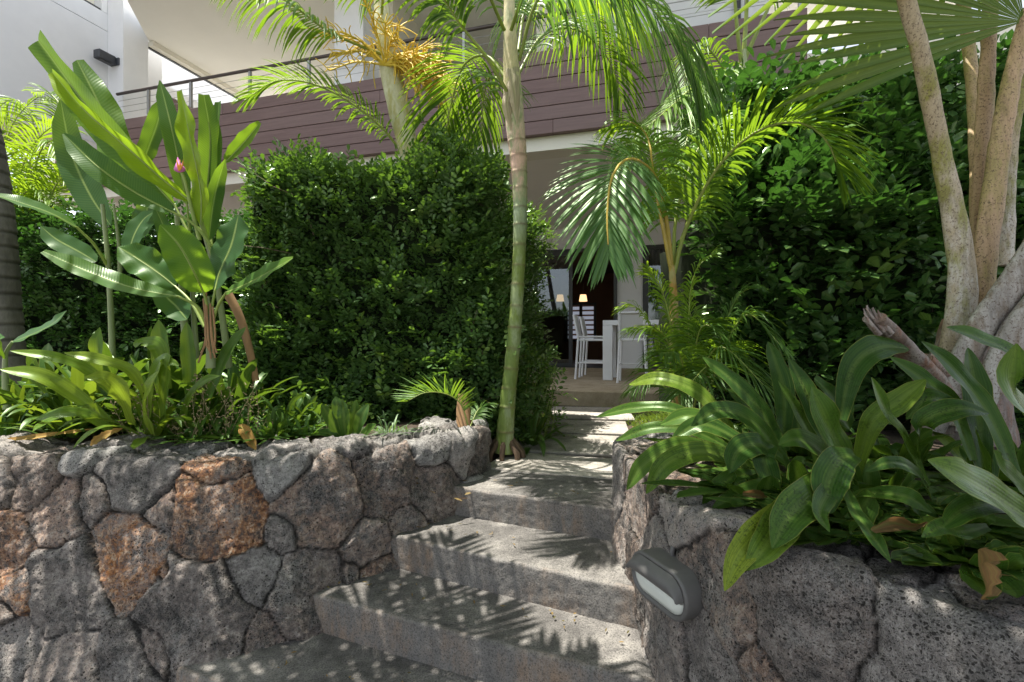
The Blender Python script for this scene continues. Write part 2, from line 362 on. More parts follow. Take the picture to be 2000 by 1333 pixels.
def lavamat():
    N = NT('lava_stone'); v = N.obj()
    rnd = N.attr('rnd'); rust = N.attr('rust'); gap = N.attr('gap')
    n1 = N.noise(6, 6, .7, v); n2 = N.noise(34, 6, .75, v); n3 = N.noise(170, 4, .75, v); n4 = N.noise(420, 2, .7, v)
    g = N.math('ADD', N.math('ADD', N.math('MULTIPLY', n1, .34), N.math('MULTIPLY', n3, .20)), N.math('ADD', N.math('MULTIPLY', n2, .36), N.math('MULTIPLY', rnd, .25)))
    c = N.ramp(g, [(.42, (.045, .042, .040)), (.49, (.105, .100, .095)), (.57, (.21, .20, .19)), (.65, (.36, .347, .33)), (.78, (.55, .53, .50))])
    rc = N.ramp(n2, [(.38, (.06, .024, .012)), (.47, (.24, .090, .032)), (.54, (.42, .20, .075)), (.63, (.55, .42, .31))])
    rm = N.math('MULTIPLY', rust, N.ramp(N.math('ADD', N.math('MULTIPLY', n1, .65), N.math('MULTIPLY', n2, .35)), [(.40, (0, 0, 0)), (.54, (1, 1, 1))]))
    c = N.mix(rm, c, rc)
    lich = N.ramp(N.math('ADD', N.math('MULTIPLY', N.noise(5, 6, .8, v), .7), N.math('MULTIPLY', n3, .3)), [(.50, (0, 0, 0)), (.60, (1, 1, 1))])
    c = N.mix(N.math('MULTIPLY', lich, .5), c, (.40, .385, .36))
    c = N.mix(N.math('MULTIPLY', N.ramp(n4, [(.60, (0, 0, 0)), (.75, (1, 1, 1))]), .5), c, (.5, .48, .45))
    wv = N.mix(.03, v, N.noise(24, 3, .6, v, 'Color'))
    def pits(sc, lo, hi, nn, k):
        vo = N.n('ShaderNodeTexVoronoi'); vo.inputs['Scale'].default_value = sc; N.l(wv, vo.inputs['Vector'])
        return N.ramp(N.math('ADD', vo.outputs['Distance'], N.math('MULTIPLY', nn, k)), [(lo, (1, 1, 1)), (hi, (0, 0, 0))])
    p1 = pits(62, .52, .58, N.noise(11, 4, .7, v), .75); p2 = pits(140, .50, .60, n1, .62); p3 = pits(260, .50, .64, n2, .6)
    pt = N.math('MAXIMUM', p1, N.math('MAXIMUM', N.math('MULTIPLY', p2, .9), N.math('MULTIPLY', p3, .55)))
    c = N.mix(N.math('MULTIPLY', pt, .85), c, (.012, .011, .010))
    c = N.mix(N.math('MULTIPLY', gap, .9), c, (.016, .015, .013))
    N.l(c, N.b.inputs['Base Color']); N.b.inputs['Roughness'].default_value = .93; N.b.inputs['Specular IOR Level'].default_value = .2
    h = N.math('SUBTRACT', N.math('ADD', N.math('MULTIPLY', n3, .55), N.math('MULTIPLY', n2, .8)), pt)
    b = N.bump(n2, .8, .018); b = N.bump(h, .9, .007, b); N.l(b, N.b.inputs['Normal']); return N.m
M['lava'] = lavamat()
def soilmat():
    N = NT('garden_soil'); v = N.obj(); a = N.noise(6, 6, .65, v); b = N.noise(60, 5, .7, v)
    c = N.ramp(a, [(.3, (.022, .015, .010)), (.6, (.055, .036, .022)), (.8, (.12, .075, .04))])
    c = N.mix(N.ramp(b, [(.5, (0, 0, 0)), (.75, (.7, .7, .7))]), c, (.10, .085, .06))
    N.l(c, N.b.inputs['Base Color']); N.b.inputs['Roughness'].default_value = .95
    N.l(N.bump(b, .8, .02), N.b.inputs['Normal']); return N.m
M['soil'] = soilmat()
def trunkmat(name, lo, hi, ring=0, ringcol=(.25, .2, .12), blot=None, specks=0, sc=5, grad=None, specks2=0, ugrad=0):
    N = NT(name); v = N.obj((1, 1, .35)); a = N.noise(sc, 6, .68, v); f = N.noise(75, 5, .75, N.obj((1, 1, .35)))
    c = N.ramp(a, [(.32, lo), (.68, hi)])
    if grad:
        uvn = N.n('ShaderNodeUVMap'); uvn.uv_map = 'uv'; sp = N.n('ShaderNodeSeparateXYZ'); N.l(uvn.outputs[0], sp.inputs[0])
        wob = N.math('ADD', sp.outputs[1], N.math('MULTIPLY', N.math('SUBTRACT', a, .5), .12))
        for g0, g1, gc, amt in grad:
            c = N.mix(N.math('MULTIPLY', N.ramp(wob, [(g0, (0, 0, 0)), (g1, (1, 1, 1))]), amt), c, gc)
    if ugrad:
        uvn = N.n('ShaderNodeUVMap'); uvn.uv_map = 'uv'; sp = N.n('ShaderNodeSeparateXYZ'); N.l(uvn.outputs[0], sp.inputs[0])
        m = N.ramp(N.math('ADD', sp.outputs[1], N.math('MULTIPLY', N.math('SUBTRACT', a, .5), .35)), [(.22, (1, 1, 1)), (.52, (0, 0, 0))])
        c = N.mix(N.math('MULTIPLY', N.math('MULTIPLY', m, N.ramp(N.noise(9, 6, .75, v), [(.40, (.15, .15, .15)), (.56, (1, 1, 1))])), .9), c, (.52, .50, .47))
    if blot: c = N.mix(N.ramp(N.noise(sc*1.7, 5, .7, v), [(.47, (0, 0, 0)), (.60, (.9, .9, .9))]), c, blot)
    c = N.mix(N.math('MULTIPLY', N.ramp(f, [(.3, (1, 1, 1)), (.55, (0, 0, 0))]), .35), c, tuple(x*.5 for x in lo))
    if specks:
        c = N.mix(N.math('MULTIPLY', N.ramp(N.noise(100, 4, .8, N.obj()), [(.53, (0, 0, 0)), (.62, (1, 1, 1))]), specks), c, (.08, .05, .03))
        c = N.mix(N.math('MULTIPLY', N.ramp(N.noise(26, 5, .8, N.obj((1, 1, .12))), [(.50, (0, 0, 0)), (.66, (1, 1, 1))]), .5), c, tuple(x*.45 for x in lo))
    if ring:
        c = N.mix(N.math('MULTIPLY', N.attr('ring'), .85), c, ringcol)
    N.l(c, N.b.inputs['Base Color']); N.b.inputs['Roughness'].default_value = .6; N.b.inputs['Specular IOR Level'].default_value = .35
    N.l(N.bump(f, .35, .004), N.b.inputs['Normal']); return N.m
M['trunk_green'] = trunkmat('ringed_green_trunk', (.11, .17, .03), (.25, .31, .08), 1, (.13, .085, .045), blot=(.30, .36, .19), grad=[(.34, .40, (.36, .42, .34), .7), (.425, .435, (.70, .44, .37), .85), (.50, .58, (.74, .62, .54), .75), (.61, .64, (.60, .52, .30), .85)])
M['trunk_cream'] = trunkmat('cream_crownshaft', (.46, .45, .28), (.70, .67, .50), 1, (.35, .28, .15), blot=(.42, .38, .14))
M['trunk_pale'] = trunkmat('pale_green_shaft', (.24, .28, .13), (.40, .43, .26), 1, (.22, .2, .1))
M['trunk_gold'] = trunkmat('golden_shaft', (.38, .32, .10), (.46, .44, .24), 1, (.3, .2, .08), blot=(.48, .24, .05))
M['trunk_dark'] = trunkmat('dark_fibrous_trunk', (.05, .045, .04), (.17, .155, .14), 1, (.02, .018, .015))
M['pet_moss'] = trunkmat('mossy_petiole', (.26, .20, .10), (.47, .40, .28), blot=(.21, .21, .035), specks=.85, specks2=1, ugrad=1)
M['pet_tan'] = trunkmat('tan_petiole', (.36, .235, .13), (.50, .36, .22), blot=(.30, .25, .09), specks=.9)
M['pet_grey'] = trunkmat('grey_petiole', (.20, .18, .16), (.46, .44, .41), blot=(.17, .13, .09), specks=.95, sc=8)
M['pet_dead'] = trunkmat('weathered_stump', (.09, .06, .05), (.36, .32, .29), blot=(.22, .11, .07), specks=.9, sc=9)
M['fan'] = leafmat('fan_leaf', [(0, (.05, .11, .03)), (.5, (.09, .16, .04)), (1, (.20, .24, .07))], .38, .42, vein=0, tcol=(.30, .42, .04), spec=.4)
M['lamp_body'] = plain('lamp_housing', (.10, .097, .094), .55, .12, 14, bump=.1)
M['lens'] = plain('lamp_lens', (.62, .65, .60), .25, .05, 10)
M['siding'] = plain('white_siding', (.72, .74, .76), .7, .03, 3)

# ================================================================ THE SETTING
def front(x):
    return np.interp(x, [-12, -2, -1.3, -1.05, -.82, -.58, -.35, -.15, 0, .6, .75, .85, 1.0, 1.3, 1.8, 3, 12],
                     [2.95, 2.9, 2.8, 2.9, 3.0, 3.15, 3.35, 3.5, 3.3, 3.1, 2.3, 1.75, 1.5, 1.15, .85, .6, .6])
g = G(); n = 2
box(g, -900, 900, -900, 900, -.5, -.004)
tag(g.build('ground', plain('lower_paving', (.16, .15, .14), .9, .25, 2), org=(0, 0, 0)), kind='structure')
# the planted terrace: one sheet of soil behind both walls and under the path
xs = np.r_[np.linspace(-11, -3, 30), np.linspace(-2.9, 4, 140), np.linspace(4.2, 14, 24)]
ys = np.r_[np.linspace(.7, 8, 150), np.linspace(8.3, 40, 30)]
Xg, Yg = np.meshgrid(xs, ys, indexing='ij')
pts = np.stack([Xg.ravel(), Yg.ravel(), np.zeros(Xg.size)], -1)
xp = np.interp(Yg, [3, 4.1, 4.8, 6.4], [-.3, .0, .14, .58]); xr = np.interp(Yg, [3, 4.1, 4.8, 6.4], [.62, .87, 1.0, 1.5])
d = np.maximum(xp-Xg, Xg-xr)
Zg = .645+.29*np.clip(d/.5, 0, 1)**1.3*np.clip((7-Yg)/3, 0, 1)+.02*fbm(pts, 3, 4, 3).reshape(Xg.shape)*np.clip(d*8, .25, 1)
Zg = np.where(Yg > 6.6, np.minimum(Zg, .66), Zg)
keep = (Yg > front(Xg))
q = grid_quads(len(xs), len(ys)); kk = keep.ravel()
q = q[kk[q].all(1)]
g = G(); g.add(np.stack([Xg.ravel(), Yg.ravel(), Zg.ravel()], -1), q)
tag(g.build('soil', M['soil'], org=(0, 0, 0)), kind='structure')
def soilz(x, y):
    i = np.argmin(abs(xs-x)); j = np.argmin(abs(ys-y)); return Zg[i, j]

# ---- stair steps and pavers: swept profiles with worn noses
def slab(name, mat, A, B, back, z, thick, parent=None, nose=.02, res=.012, sag=0, seed=0, amp=.004, rows_back=None):
    """A->B is the front edge (left to right), slab reaches `back` metres behind it"""
    A = np.array(A, float); B = np.array(B, float); L = np.linalg.norm(B-A); u = (B-A)/L; nb = np.array([-u[1], u[0]])
    ns = int(L/res)+2; s = np.linspace(0, 1, ns)
    prof = []   # (offset back, z drop, face flag)
    nr = int(thick/res)+2
    prof += [(0, -thick+thick*i/nr*(1-nose/thick), 1) for i in range(nr)]
    prof += [(nose*(1-math.cos(a)), -nose*(1-math.sin(a)), .6) for a in np.linspace(0, math.pi/2, 5)]
    nk = int(back/res/1.3)
    prof += [(nose+(back-nose)*(i+1)/nk, 0, 0) for i in range(nk)]
    prof = np.array(prof); prof = np.vstack([prof, [back, -thick, 0]])
    bow = sag*np.sin(s*math.pi)
    base = A[None]+(B-A)[None]*s[:, None]-nb[None]*bow[:, None]
    v = np.zeros((ns, len(prof), 3)); v[..., :2] = base[:, None]+nb[None, None]*prof[None, :, 0, None]; v[..., 2] = z+prof[None, :, 1]
    p = v.reshape(-1, 3); n1 = fbm(p, 9, 4, seed+1); n2 = fbm(p, 40, 3, seed+5)
    dsp = (n1*amp*.8+n2*amp*.7)
    face = np.tile(prof[:, 2], ns)
    p[:, :2] -= nb[None]*(dsp*face)[:, None]; p[:, 2] += dsp*(1-face)
    edge = np.tile(np.exp(-((prof[:, 0]/.03)**2)-((prof[:, 1]/.03)**2)), ns)
    p[:, 2] -= edge*np.clip(fbm(p, 14, 3, seed+9)-.12, 0, 1)*.016
    g = G(); g.add(p, grid_quads(ns, len(prof)))
    # close ends and the underside
    for i in (0, ns-1):
        ring = p.reshape(ns, len(prof), 3)[i]; c = ring.mean(0); k = len(ring)
        g.add(np.vstack([ring, c]), None, None, .5, t=np.stack([np.arange(k), (np.arange(k)+1) % k, np.full(k, k)], -1))
    a = p.reshape(ns, len(prof), 3); g.add([a[0, 0], a[-1, 0], a[-1, -1], a[0, -1]], [(0, 1, 2, 3)])
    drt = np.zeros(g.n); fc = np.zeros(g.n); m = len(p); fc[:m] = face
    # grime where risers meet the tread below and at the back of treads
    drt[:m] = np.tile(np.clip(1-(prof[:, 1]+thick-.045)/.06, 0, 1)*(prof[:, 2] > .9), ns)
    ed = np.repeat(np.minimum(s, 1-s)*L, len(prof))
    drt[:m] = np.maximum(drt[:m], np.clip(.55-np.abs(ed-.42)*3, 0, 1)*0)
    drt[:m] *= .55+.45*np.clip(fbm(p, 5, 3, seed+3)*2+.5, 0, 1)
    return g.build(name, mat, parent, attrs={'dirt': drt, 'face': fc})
st = empty('concrete_steps', (0, 2.4, 0), 'four worn grey concrete steps dappled by palm shade between the lava walls', 'steps')
for k, (A, B, z, sg) in enumerate([((-1.42, 2.17), (.75, 1.33), .17, .02), ((-1.25, 2.60), (.80, 1.71), .34, .015),
                                ((-.95, 2.935), (.80, 2.03), .51, .01), ((-.70, 3.264), (.85, 2.543), .68, .01)]):
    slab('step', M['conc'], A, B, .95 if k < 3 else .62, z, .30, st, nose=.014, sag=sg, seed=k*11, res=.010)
for k, (A, B, bk, z, lab) in enumerate([
    ((-.20, 3.53), (.80, 3.20), .55, .688, 'grey paving slab directly behind the top concrete step'),
    ((-.02, 4.07), (.95, 3.86), .78, .698, 'dappled paving slab second from the steps beside the palm base'),
    ((.12, 4.86), (1.08, 4.70), .74, .708, 'sunlit paving slab third from the steps between the grass tufts'),
    ((.36, 5.64), (1.32, 5.50), .98, .718, 'bright paving slab farthest from the steps below the patio edge')]):
    o = slab('paving_slab', M['slab'], A, B, bk, z, .08, None, nose=.008, res=.02, seed=40+k, amp=.0015)
    tag(o, lab, 'paving slab', 'paving slabs along the garden path')

# ---- dry-laid lava walls
def stone_wall(name, label, top, bot, ztop, zbot, depth, res, seeds, nrand, sd, amp=1.0, topvar=.02, gapmin=.16):
    top = catmull(top, 400); bot = catmull(bot, 400)
    L = np.linalg.norm(np.diff(top, axis=0), axis=1).sum(); ns = int(L/res)
    d = np.r_[0, np.cumsum(np.linalg.norm(np.diff(top, axis=0), axis=1))]; s = np.linspace(0, d[-1], ns)
    tp = np.stack([np.interp(s, d, top[:, k]) for k in (0, 1)], -1); bt = np.stack([np.interp(s, d, bot[:, k]) for k in (0, 1)], -1)
    tg = nrm(np.gradient(tp, axis=0)); 
    for _ in range(30): tg[1:-1] = nrm(tg[:-2]+tg[1:-1]*2+tg[2:])
    inn = np.stack([-tg[:, 1], tg[:, 0]], -1)
    H = ztop-zbot; nf = int(H/res); nd_ = int(depth/res); nb_ = 12
    rows = []; hh = []
    c = .035
    for i in range(nf+1):
        f = i/nf; z = zbot+f*(H-c); rows.append((bt*(1-f*(H-c)/H)+tp*f*(H-c)/H, z)); hh.append(z)
    for a in (.35, .7, 1.05, 1.4):
        rows.append((tp+inn*c*(1-math.cos(a)), ztop-c+c*math.sin(a))); hh.append(ztop-c+c*a)
    for i in range(1, nd_+1):
        rows.append((tp+inn*(c+(depth-c)*i/nd_), ztop)); hh.append(ztop+(depth-c)*i/nd_+c*.5)
    for i in range(1, nb_+1): rows.append((tp+inn*(depth+.02*i/nb_), ztop-.35*i/nb_)); hh.append(hh[-1]+.03)
    nr = len(rows)
    v = np.zeros((ns, nr, 3))
    for j, (xy, z) in enumerate(rows): v[:, j, :2] = xy; v[:, j, 2] = z
    gs = np.gradient(v, axis=0); gt = np.gradient(v, axis=1); nor = nrm(np.cross(gs, gt))
    if (nor[:, nf//2, 1].mean() > 0): nor = -nor
    p = v.reshape(-1, 3); N_ = nor.reshape(-1, 3)
    sc = np.repeat(s, nr); hc = np.tile(np.array(hh), ns)
    px = 1000+1000*p[:, 0]/p[:, 1]; py = 667-1000*(p[:, 2]-CZ)/p[:, 1]
    vis = (p[:, 1] > .2)
    S2 = []
    for (a, b, wgt, ru, tone) in seeds:
        dd = (px-a)**2+(py-b)**2; dd[~vis] = 1e9; i = np.argmin(dd)
        if dd[i] < 900: S2.append((sc[i], hc[i], wgt*1.35, ru, tone))
    r_ = np.random.default_rng(sd); tries = 0
    while tries < nrand:
        tries += 1; a = r_.uniform(0, s[-1]); b = r_.uniform(hh[0], hh[-1])
        if all((a-q_[0])**2+(b-q_[1])**2 > (gapmin+q_[2])**2 for q_ in S2):
            S2.append((a, b, r_.uniform(-.02, .03), r_.random()**4*.7, r_.random()))
    S2 = np.array(S2)
    wa = fbm(p, 4, 2, sd)*.045+fbm(p, 26, 4, sd+4)*.016; wb = fbm(p, 4, 2, sd+20)*.045+fbm(p, 26, 4, sd+24)*.016
    D = np.sqrt((sc[:, None]+wa[:, None]-S2[None, :, 0])**2+(hc[:, None]+wb[:, None]-S2[None, :, 1])**2)-S2[None, :, 2]
    o2 = np.argpartition(D, 1, axis=1)[:, :2]; i1 = o2[:, 0]; F1 = np.take_along_axis(D, o2, 1); F2 = F1[:, 1]; F1 = F1[:, 0]
    sw = F1 > F2; i1 = np.where(sw, o2[:, 1], i1); F1, F2 = np.minimum(F1, F2), np.maximum(F1, F2)
    dd = (F2-F1)/1.6
    sub = fbm(p, 3.1, 2, sd+50)
    gw = .004+.010*np.clip(fbm(p, 5, 2, sd+9)+.1, 0, 1)
    rise = (.026+.018*np.clip(fbm(p, 5, 2, sd+19)+.2, 0, 1))*(1-np.exp(-dd/.006))+.007*(1-np.exp(-dd/.045))
    off = r_.uniform(-.014, .014, len(S2))[i1]
    tl = r_.normal(0, .16, (len(S2), 2)); off = off+np.clip(tl[i1, 0]*(sc-S2[i1, 0])+tl[i1, 1]*(hc-S2[i1, 1]), -.02, .02)
    # flat broken facets on each stone, then rough lava grain
    fa = np.abs(fbm(p+i1[:, None]*3.1, 5, 4, sd+2))*.040
    gr = fbm(p, 50, 4, sd+7, .75)*.0075+fbm(p, 18, 3, sd+13)*.012
    h = (rise+off*np.clip(dd/.02, 0, 1)-fa+gr)*amp
    topm = np.clip((hc-(ztop-.01))/.03, 0, 1)
    lump = fbm(p*np.array([1, 1, 1]), 3.5, 3, sd+31)*topvar*1.5+np.floor((fbm(p, 2.6, 2, sd+40)+1)*2.5)*.012-.03
    h = h+topm*(lump+fbm(p, 13, 3, sd+44)*.014-np.abs(fbm(p*np.array([1, 1, 4]), 9, 4, sd+47))*.035)
    p2 = p+N_*h[:, None]
    g = G(); g.add(p2, grid_quads(ns, nr), None, S2[i1, 4])
    gap = np.clip(1.25-dd/gw, 0, 1)
    return tag(g.build(name, M['lava'], attrs={'rust': S2[i1, 3], 'gap': gap, 'top': topm}), label, 'wall')
seedsL = [(60, 935, .03, .25, .3), (110, 1010, .03, .45, .6), (262, 930, .05, .05, .35), (245, 1085, .07, 1.0, .7), (430, 1010, .08, .85, .4), (430, 925, .02, .8, .3),
          (625, 985, .07, .45, .55), (552, 925, .02, .0, .6), (752, 950, .05, .35, .4), (845, 960, .05, .25, .45), (905, 880, .02, .1, .8), (935, 890, .02, .2, .3),
          (135, 1165, .09, .1, .45), (375, 1195, .10, .12, .35), (490, 1130, .02, .05, .5), (600, 1170, .07, .2, .45), (15, 1060, .03, .7, .4), (45, 1170, .0, .9, .7),
          (335, 1130, -.03, .9, .8), (310, 1000, -.02, .4, .5), (180, 985, -.02, .2, .4), (25, 1270, .05, .15, .6), (130, 1300, .06, .2, .55), (260, 1330, .04, .1, .4), (505, 1250, .0, .3, .5),
          (720, 1060, .02, .35, .65), (735, 1120, .0, .5, .45), (790, 1020, .02, .3, .5), (20, 950, .0, .2, .4), (560, 1040, -.01, .1, .5), (300, 1290, .0, .2, .4), (20, 1200, -.01, .2, .3),
          (100, 870, .08, .1, .6), (300, 868, .08, .1, .55), (520, 885, .07, .1, .65), (700, 868, .06, .1, .5), (850, 845, .06, .05, .5), (680, 1130, -.02, .4, .6)]
stone_wall('stone_wall', 'lava rock retaining wall with large rust and grey stones under the banana bed', 
    [(-3.5, 2.66), (-2.4, 2.60), (-1.7, 2.56), (-1.32, 2.53), (-1.05, 2.63), (-.82, 2.78), (-.58, 2.94), (-.36, 3.14), (-.19, 3.46), (-.22, 3.85)],
    [(-3.5, 2.36), (-2.4, 2.30), (-1.75, 2.2), (-1.36, 2.12), (-1.08, 2.26), (-.84, 2.44), (-.6, 2.70), (-.36, 3.05), (-.16, 3.44), (-.16, 3.85)],
    .96, -.1, .42, .0085, seedsL, 260, 5)
seedsR = [(1240, 930, .03, .3, .4), (1275, 1040, .03, .55, .45), (1220, 1060, .0, .3, .5), (1350, 1080, .08, .05, .45), (1440, 1190, .06, .35, .5), (1600, 1200, .12, .1, .35), (1400, 1290, .05, .1, .55),
          (1860, 1290, .15, .05, .5), (1500, 1310, .03, .4, .4), (1300, 1240, .05, .2, .6), (1240, 1180, .02, .2, .5), (1600, 1090, .04, .05, .3), (1780, 1150, .05, .1, .35), (1950, 1190, .06, .2, .5)]
stone_wall('stone_wall', 'dark pitted lava wall carrying the oval wall lamp beside the steps',
    [(1.02, 2.93), (.74, 2.95), (.60, 2.86), (.56, 2.6), (.545, 2.2), (.54, 1.9), (.585, 1.58), (.68, 1.27), (.83, 1.10), (.98, .93), (1.26, .73), (1.75, .5)],
    [(1.02, 2.90), (.72, 2.92), (.57, 2.84), (.53, 2.6), (.515, 2.2), (.505, 1.88), (.55, 1.54), (.645, 1.23), (.80, 1.06), (.95, .89), (1.23, .69), (1.72, .46)],
    1.01, -.1, .36, .0062, seedsR, 200, 19, amp=.6, topvar=.012, gapmin=.24)

# ================================================================ THE BUILDING (local frame: x along the facade, y inwards)
BZ = math.atan2(-.282, .959)
bd = empty('apartment_building', (1.29, 7.1, 0), 'white and plum clad residence with an upper balcony and shaded ground floor patio', 'building', rz=BZ)
LOCAL.add('apartment_building')
def part(name, mat, boxes, parent=bd, bev=0, smooth=False, r=.5):
    g = G()
    for b in boxes: box(g, *b, bev=bev, r=r if np.isscalar(r) else 0.5)
    return g.build(name, mat, parent, smooth)
part('patio_floor', M['patio'], [(-6, 4.5, 0.0, 6.27, .55, .86)], bev=.012)
part('lower_wall', M['white_wall'], [(-.36, .28, 6.27, 6.5, .86, 3.99), (1.9, 8, 6.27, 6.5, .5, 5.2), (-9, -3.4, 6.27, 6.5, .5, 5.2), (-3.4, 1.9, 6.27, 6.5, 3.99, 5.2)])
part('side_wall', M['cream_wall'], [
                                     (4.8, 5, .6, 7, .5, 4.5)])
part('patio_ceiling', M['ceiling'], [(-12, 6, .45, 6.6, 4.53, 4.7)])
part('beam', M['cream_wall'], [(-12, 5.2, .10, .45, 4.33, 5.2)])
# cladding boards (the grooves between them are part of the pattern)
g = G(); rr = random.Random(3)
for k in range(6):
    z0 = 4.52+.2*k
    xx = -10.75
    while xx < 2.5:
        x1 = min(2.5, xx+rr.uniform(2.6, 4.4)); box(g, xx, x1-.004, -.02, .05, z0+.005, z0+.195, bev=.004, r=rr.random()); xx = x1
    for (ya, yb) in ((.056, 1.6), (1.604, 3.4)): box(g, 2.44, 2.5, ya, yb, z0+.005, z0+.195, bev=.004, r=rr.random())
box(g, -10.75, 2.48, .03, .09, 4.53, 5.69, r=0)
g.build('balcony_cladding', M['clad'], bd, False)
part('balcony_floor', M['ceiling'], [(-12, 2.4, .5, 4.2, 4.74, 4.95)])
part('column', M['white_wall'], [(-9.5, -9.1, 0.10, .43, 4.6, 10)])
part('column', M['white_wall'], [(-9.5, -9.11, .434, .6, 4.6, 10)])
part('column', M['white_wall'], [(-4.5, -3.95, .2, .7, 4.95, 10)])
part('wing_wall', M['white_wall'], [(-9.9, -9.504, -7, .3, 5.3, 7.52), (-9.9, -9.504, -7, .3, 7.532, 7.86), (-9.9, -9.504, -7, -4.5, 7.86, 10), (-9.9, -9.51, -.004, .3, 7.87, 10), (-10.9, -9.9, -7, .09, 5.3, 10)])
part('wing_reveal', M['cream_wall'], [(-9.85, -9.7, -4.4, -.01, 7.87, 9.95)])
part('wing_frame', M['dark_frame'], [(-9.72, -9.53, -4.4, -.01, 7.865, 7.91)])
part('wing_soffit', M['ceiling'], [(-10.9, -9.51, -7, .0, 5.2, 5.297)])
g = G(); cp_ = [(-9.10, .61), (-9.10, 4.3), (6, 4.3), (6, -1.3), (-7.6, -1.3)]
g.add([(x, y, 7.56) for x, y in cp_]+[(x, y, 7.8) for x, y in cp_], [(0, 5, 6, 1), (1, 6, 7, 2), (2, 7, 8, 3), (3, 8, 9, 4), (4, 9, 5, 0), (0, 1, 2, 3), (5, 8, 7, 6)], t=[(0, 3, 4), (5, 9, 8)])
g.build('balcony_ceiling', M['ceiling'], bd, False)
part('beam_edge', M['dark_frame'], [(-9.16, -9.11, .62, 9, 7.435, 7.458)])
part('balcony_beam', M['cream_wall'], [(-9.17, -8.98, .61, 9, 7.46, 7.555)])
part('balcony_back_wall', M['siding'], [(-6.2, 2.2, 4.2, 4.4, 4.95, 7.56)])
part('partition_wall', M['cream_wall'], [(-3.9, -3.7, .72, 4.2, 4.95, 7.56), (-1.2, -1, .9, 4.2, 4.95, 7.56)])
part('far_wall', M['white_wall'], [(-9.9, -9.6, .61, 1.3, 4.95, 8.5), (-9.9, -9.6, 1.304, 9, 6.93, 7.12), (-10.9, -10.5, 1.3, 9, 6.5, 8.5)])
g = G()
for k in range(10): box(g, -9.8, -9.62, 1.32, 9, 4.92+.2*k, 5.112+.2*k, bev=.004, r=rr.random())
g.build('far_cladding', M['clad'], bd, False)
g = G()
for k in range(9): box(g, .15, 2.2, .75, .80, 4.95+.2*k, 5.145+.2*k+.002, bev=.006, r=rr.random())
box(g, -.02, .146, .72, .86, 4.95, 7.56)
g.build('siding_wall', M['siding'], bd, False)
part('upper_window_frame', M['dark_frame'], [(1.75, 1.83, .70, .748, 5.0, 7.4)])
# railing
g = G(); tube(g, [(-9.12, -.0, 6.22), (2.46, -.0, 6.22)], .028, 10); rail = g.build('railing', M['bronze'], bd)
for x in (-8.35, -7.35, -6.05, -4.85, -3.4, -2.1, -.8, .5, 1.8, 2.42):
    g = G(); box(g, x-.022, x+.022, -.014, .034, 5.74, 6.20, bev=.004); g.build('post', M['steel'], rail, False)
for k in range(3):
    g = G(); tube(g, [(-9.1, .01, 5.86+.115*k), (2.44, .01, 5.86+.115*k)], .004, 6); g.build('cable', M['steel'], rail)
# ground-floor doors and windows
fr = part('door_frame', M['dark_frame'], [(-3.4, -.364, 6.20, 6.265, 3.90, 3.985), (-.44, -.362, 6.20, 6.268, .87, 3.896), (-3.4, -.364, 6.20, 6.265, .862, .895), (-3.4, -3.33, 6.2, 6.265, .9, 3.895)])
dr = part('sliding_door', M['dark_frame'], [(-1.60, -1.50, 6.15, 6.196, .90, 3.895), (-2.52, -2.44, 6.15, 6.196, .90, 3.895), (-2.44, -1.60, 6.15, 6.196, .90, .98), (-2.44, -1.60, 6.15, 6.196, 3.81, 3.895)])
part('pane', M['glass'], [(-2.44, -1.60, 6.168, 6.176, .98, 3.81)], dr)
dr = part('sliding_door', M['dark_frame'], [(-3.32, -3.24, 6.15, 6.196, .90, 3.895), (-3.24, -2.52, 6.15, 6.196, .90, .98), (-3.24, -2.52, 6.15, 6.196, 3.81, 3.895)])
part('pane', M['glass'], [(-3.24, -2.53, 6.168, 6.176, .98, 3.81)], dr)
wf = part('window_frame', M['dark_frame'], [(.285, .42, 6.2, 6.30, .9, 3.985), (.42, 1.9, 6.2, 6.28, 3.88, 3.985), (1.82, 1.9, 6.2, 6.28, .9, 3.87), (.42, 1.82, 6.2, 6.28, .87, .95)])
part('pane', M['glass'], [(.42, 1.82, 6.23, 6.24, .95, 3.88)], wf)
g = G(); xx = np.linspace(.45, 1.7, 120); zz = np.linspace(.9, 3.9, 4)
v = np.array([[(x, 6.45+.03*math.sin(x*60), z) for z in zz] for x in xx]); g.add(v.reshape(-1, 3), grid_quads(120, 4)); 
g.build('curtain', plain('grey_curtain', (.33, .38, .42), .9, .1, 3), bd)
# the room behind the doors
part('room_wall', M['brown_wall'], [(-5.2, 2.2, 11.5, 11.7, .8, 4.1), (-5.4, -5.2, 6.6, 11.7, .8, 4.1), (.35, .45, 6.6, 11.5, .8, 4.1)])
part('room_ceiling', plain('room_ceiling', (.10, .07, .055), .9, .1, 3), [(-5.4, 2.4, 6.51, 11.7, 4.0, 4.1)])
part('room_floor', M['wood_floor'], [(-5.4, 2.4, 6.28, 11.7, .6, .855)])
part('room_column', M['white_wall'], [(-.30, -.17, 8.4, 8.6, .86, 2.35)])
lv = part('louvre_window', M['dark_frame'], [(-2.70, -2.58, 11.40, 11.47, 1.55, 2.95), (-2.14, -2.04, 11.40, 11.47, 1.62, 2.87), (-1.62, -1.54, 11.40, 11.47, 1.55, 2.95), (-2.58, -1.62, 11.40, 11.47, 2.87, 2.95), (-2.58, -1.62, 11.40, 11.47, 1.55, 1.62)])
N_ = NT('louvre_daylight_glow'); N_.b.inputs['Base Color'].default_value = (.7, .7, .72, 1); N_.b.inputs['Emission Color'].default_value = (.75, .82, 1, 1); N_.b.inputs['Emission Strength'].default_value = .12  # weak emission on the slats stands in for daylight
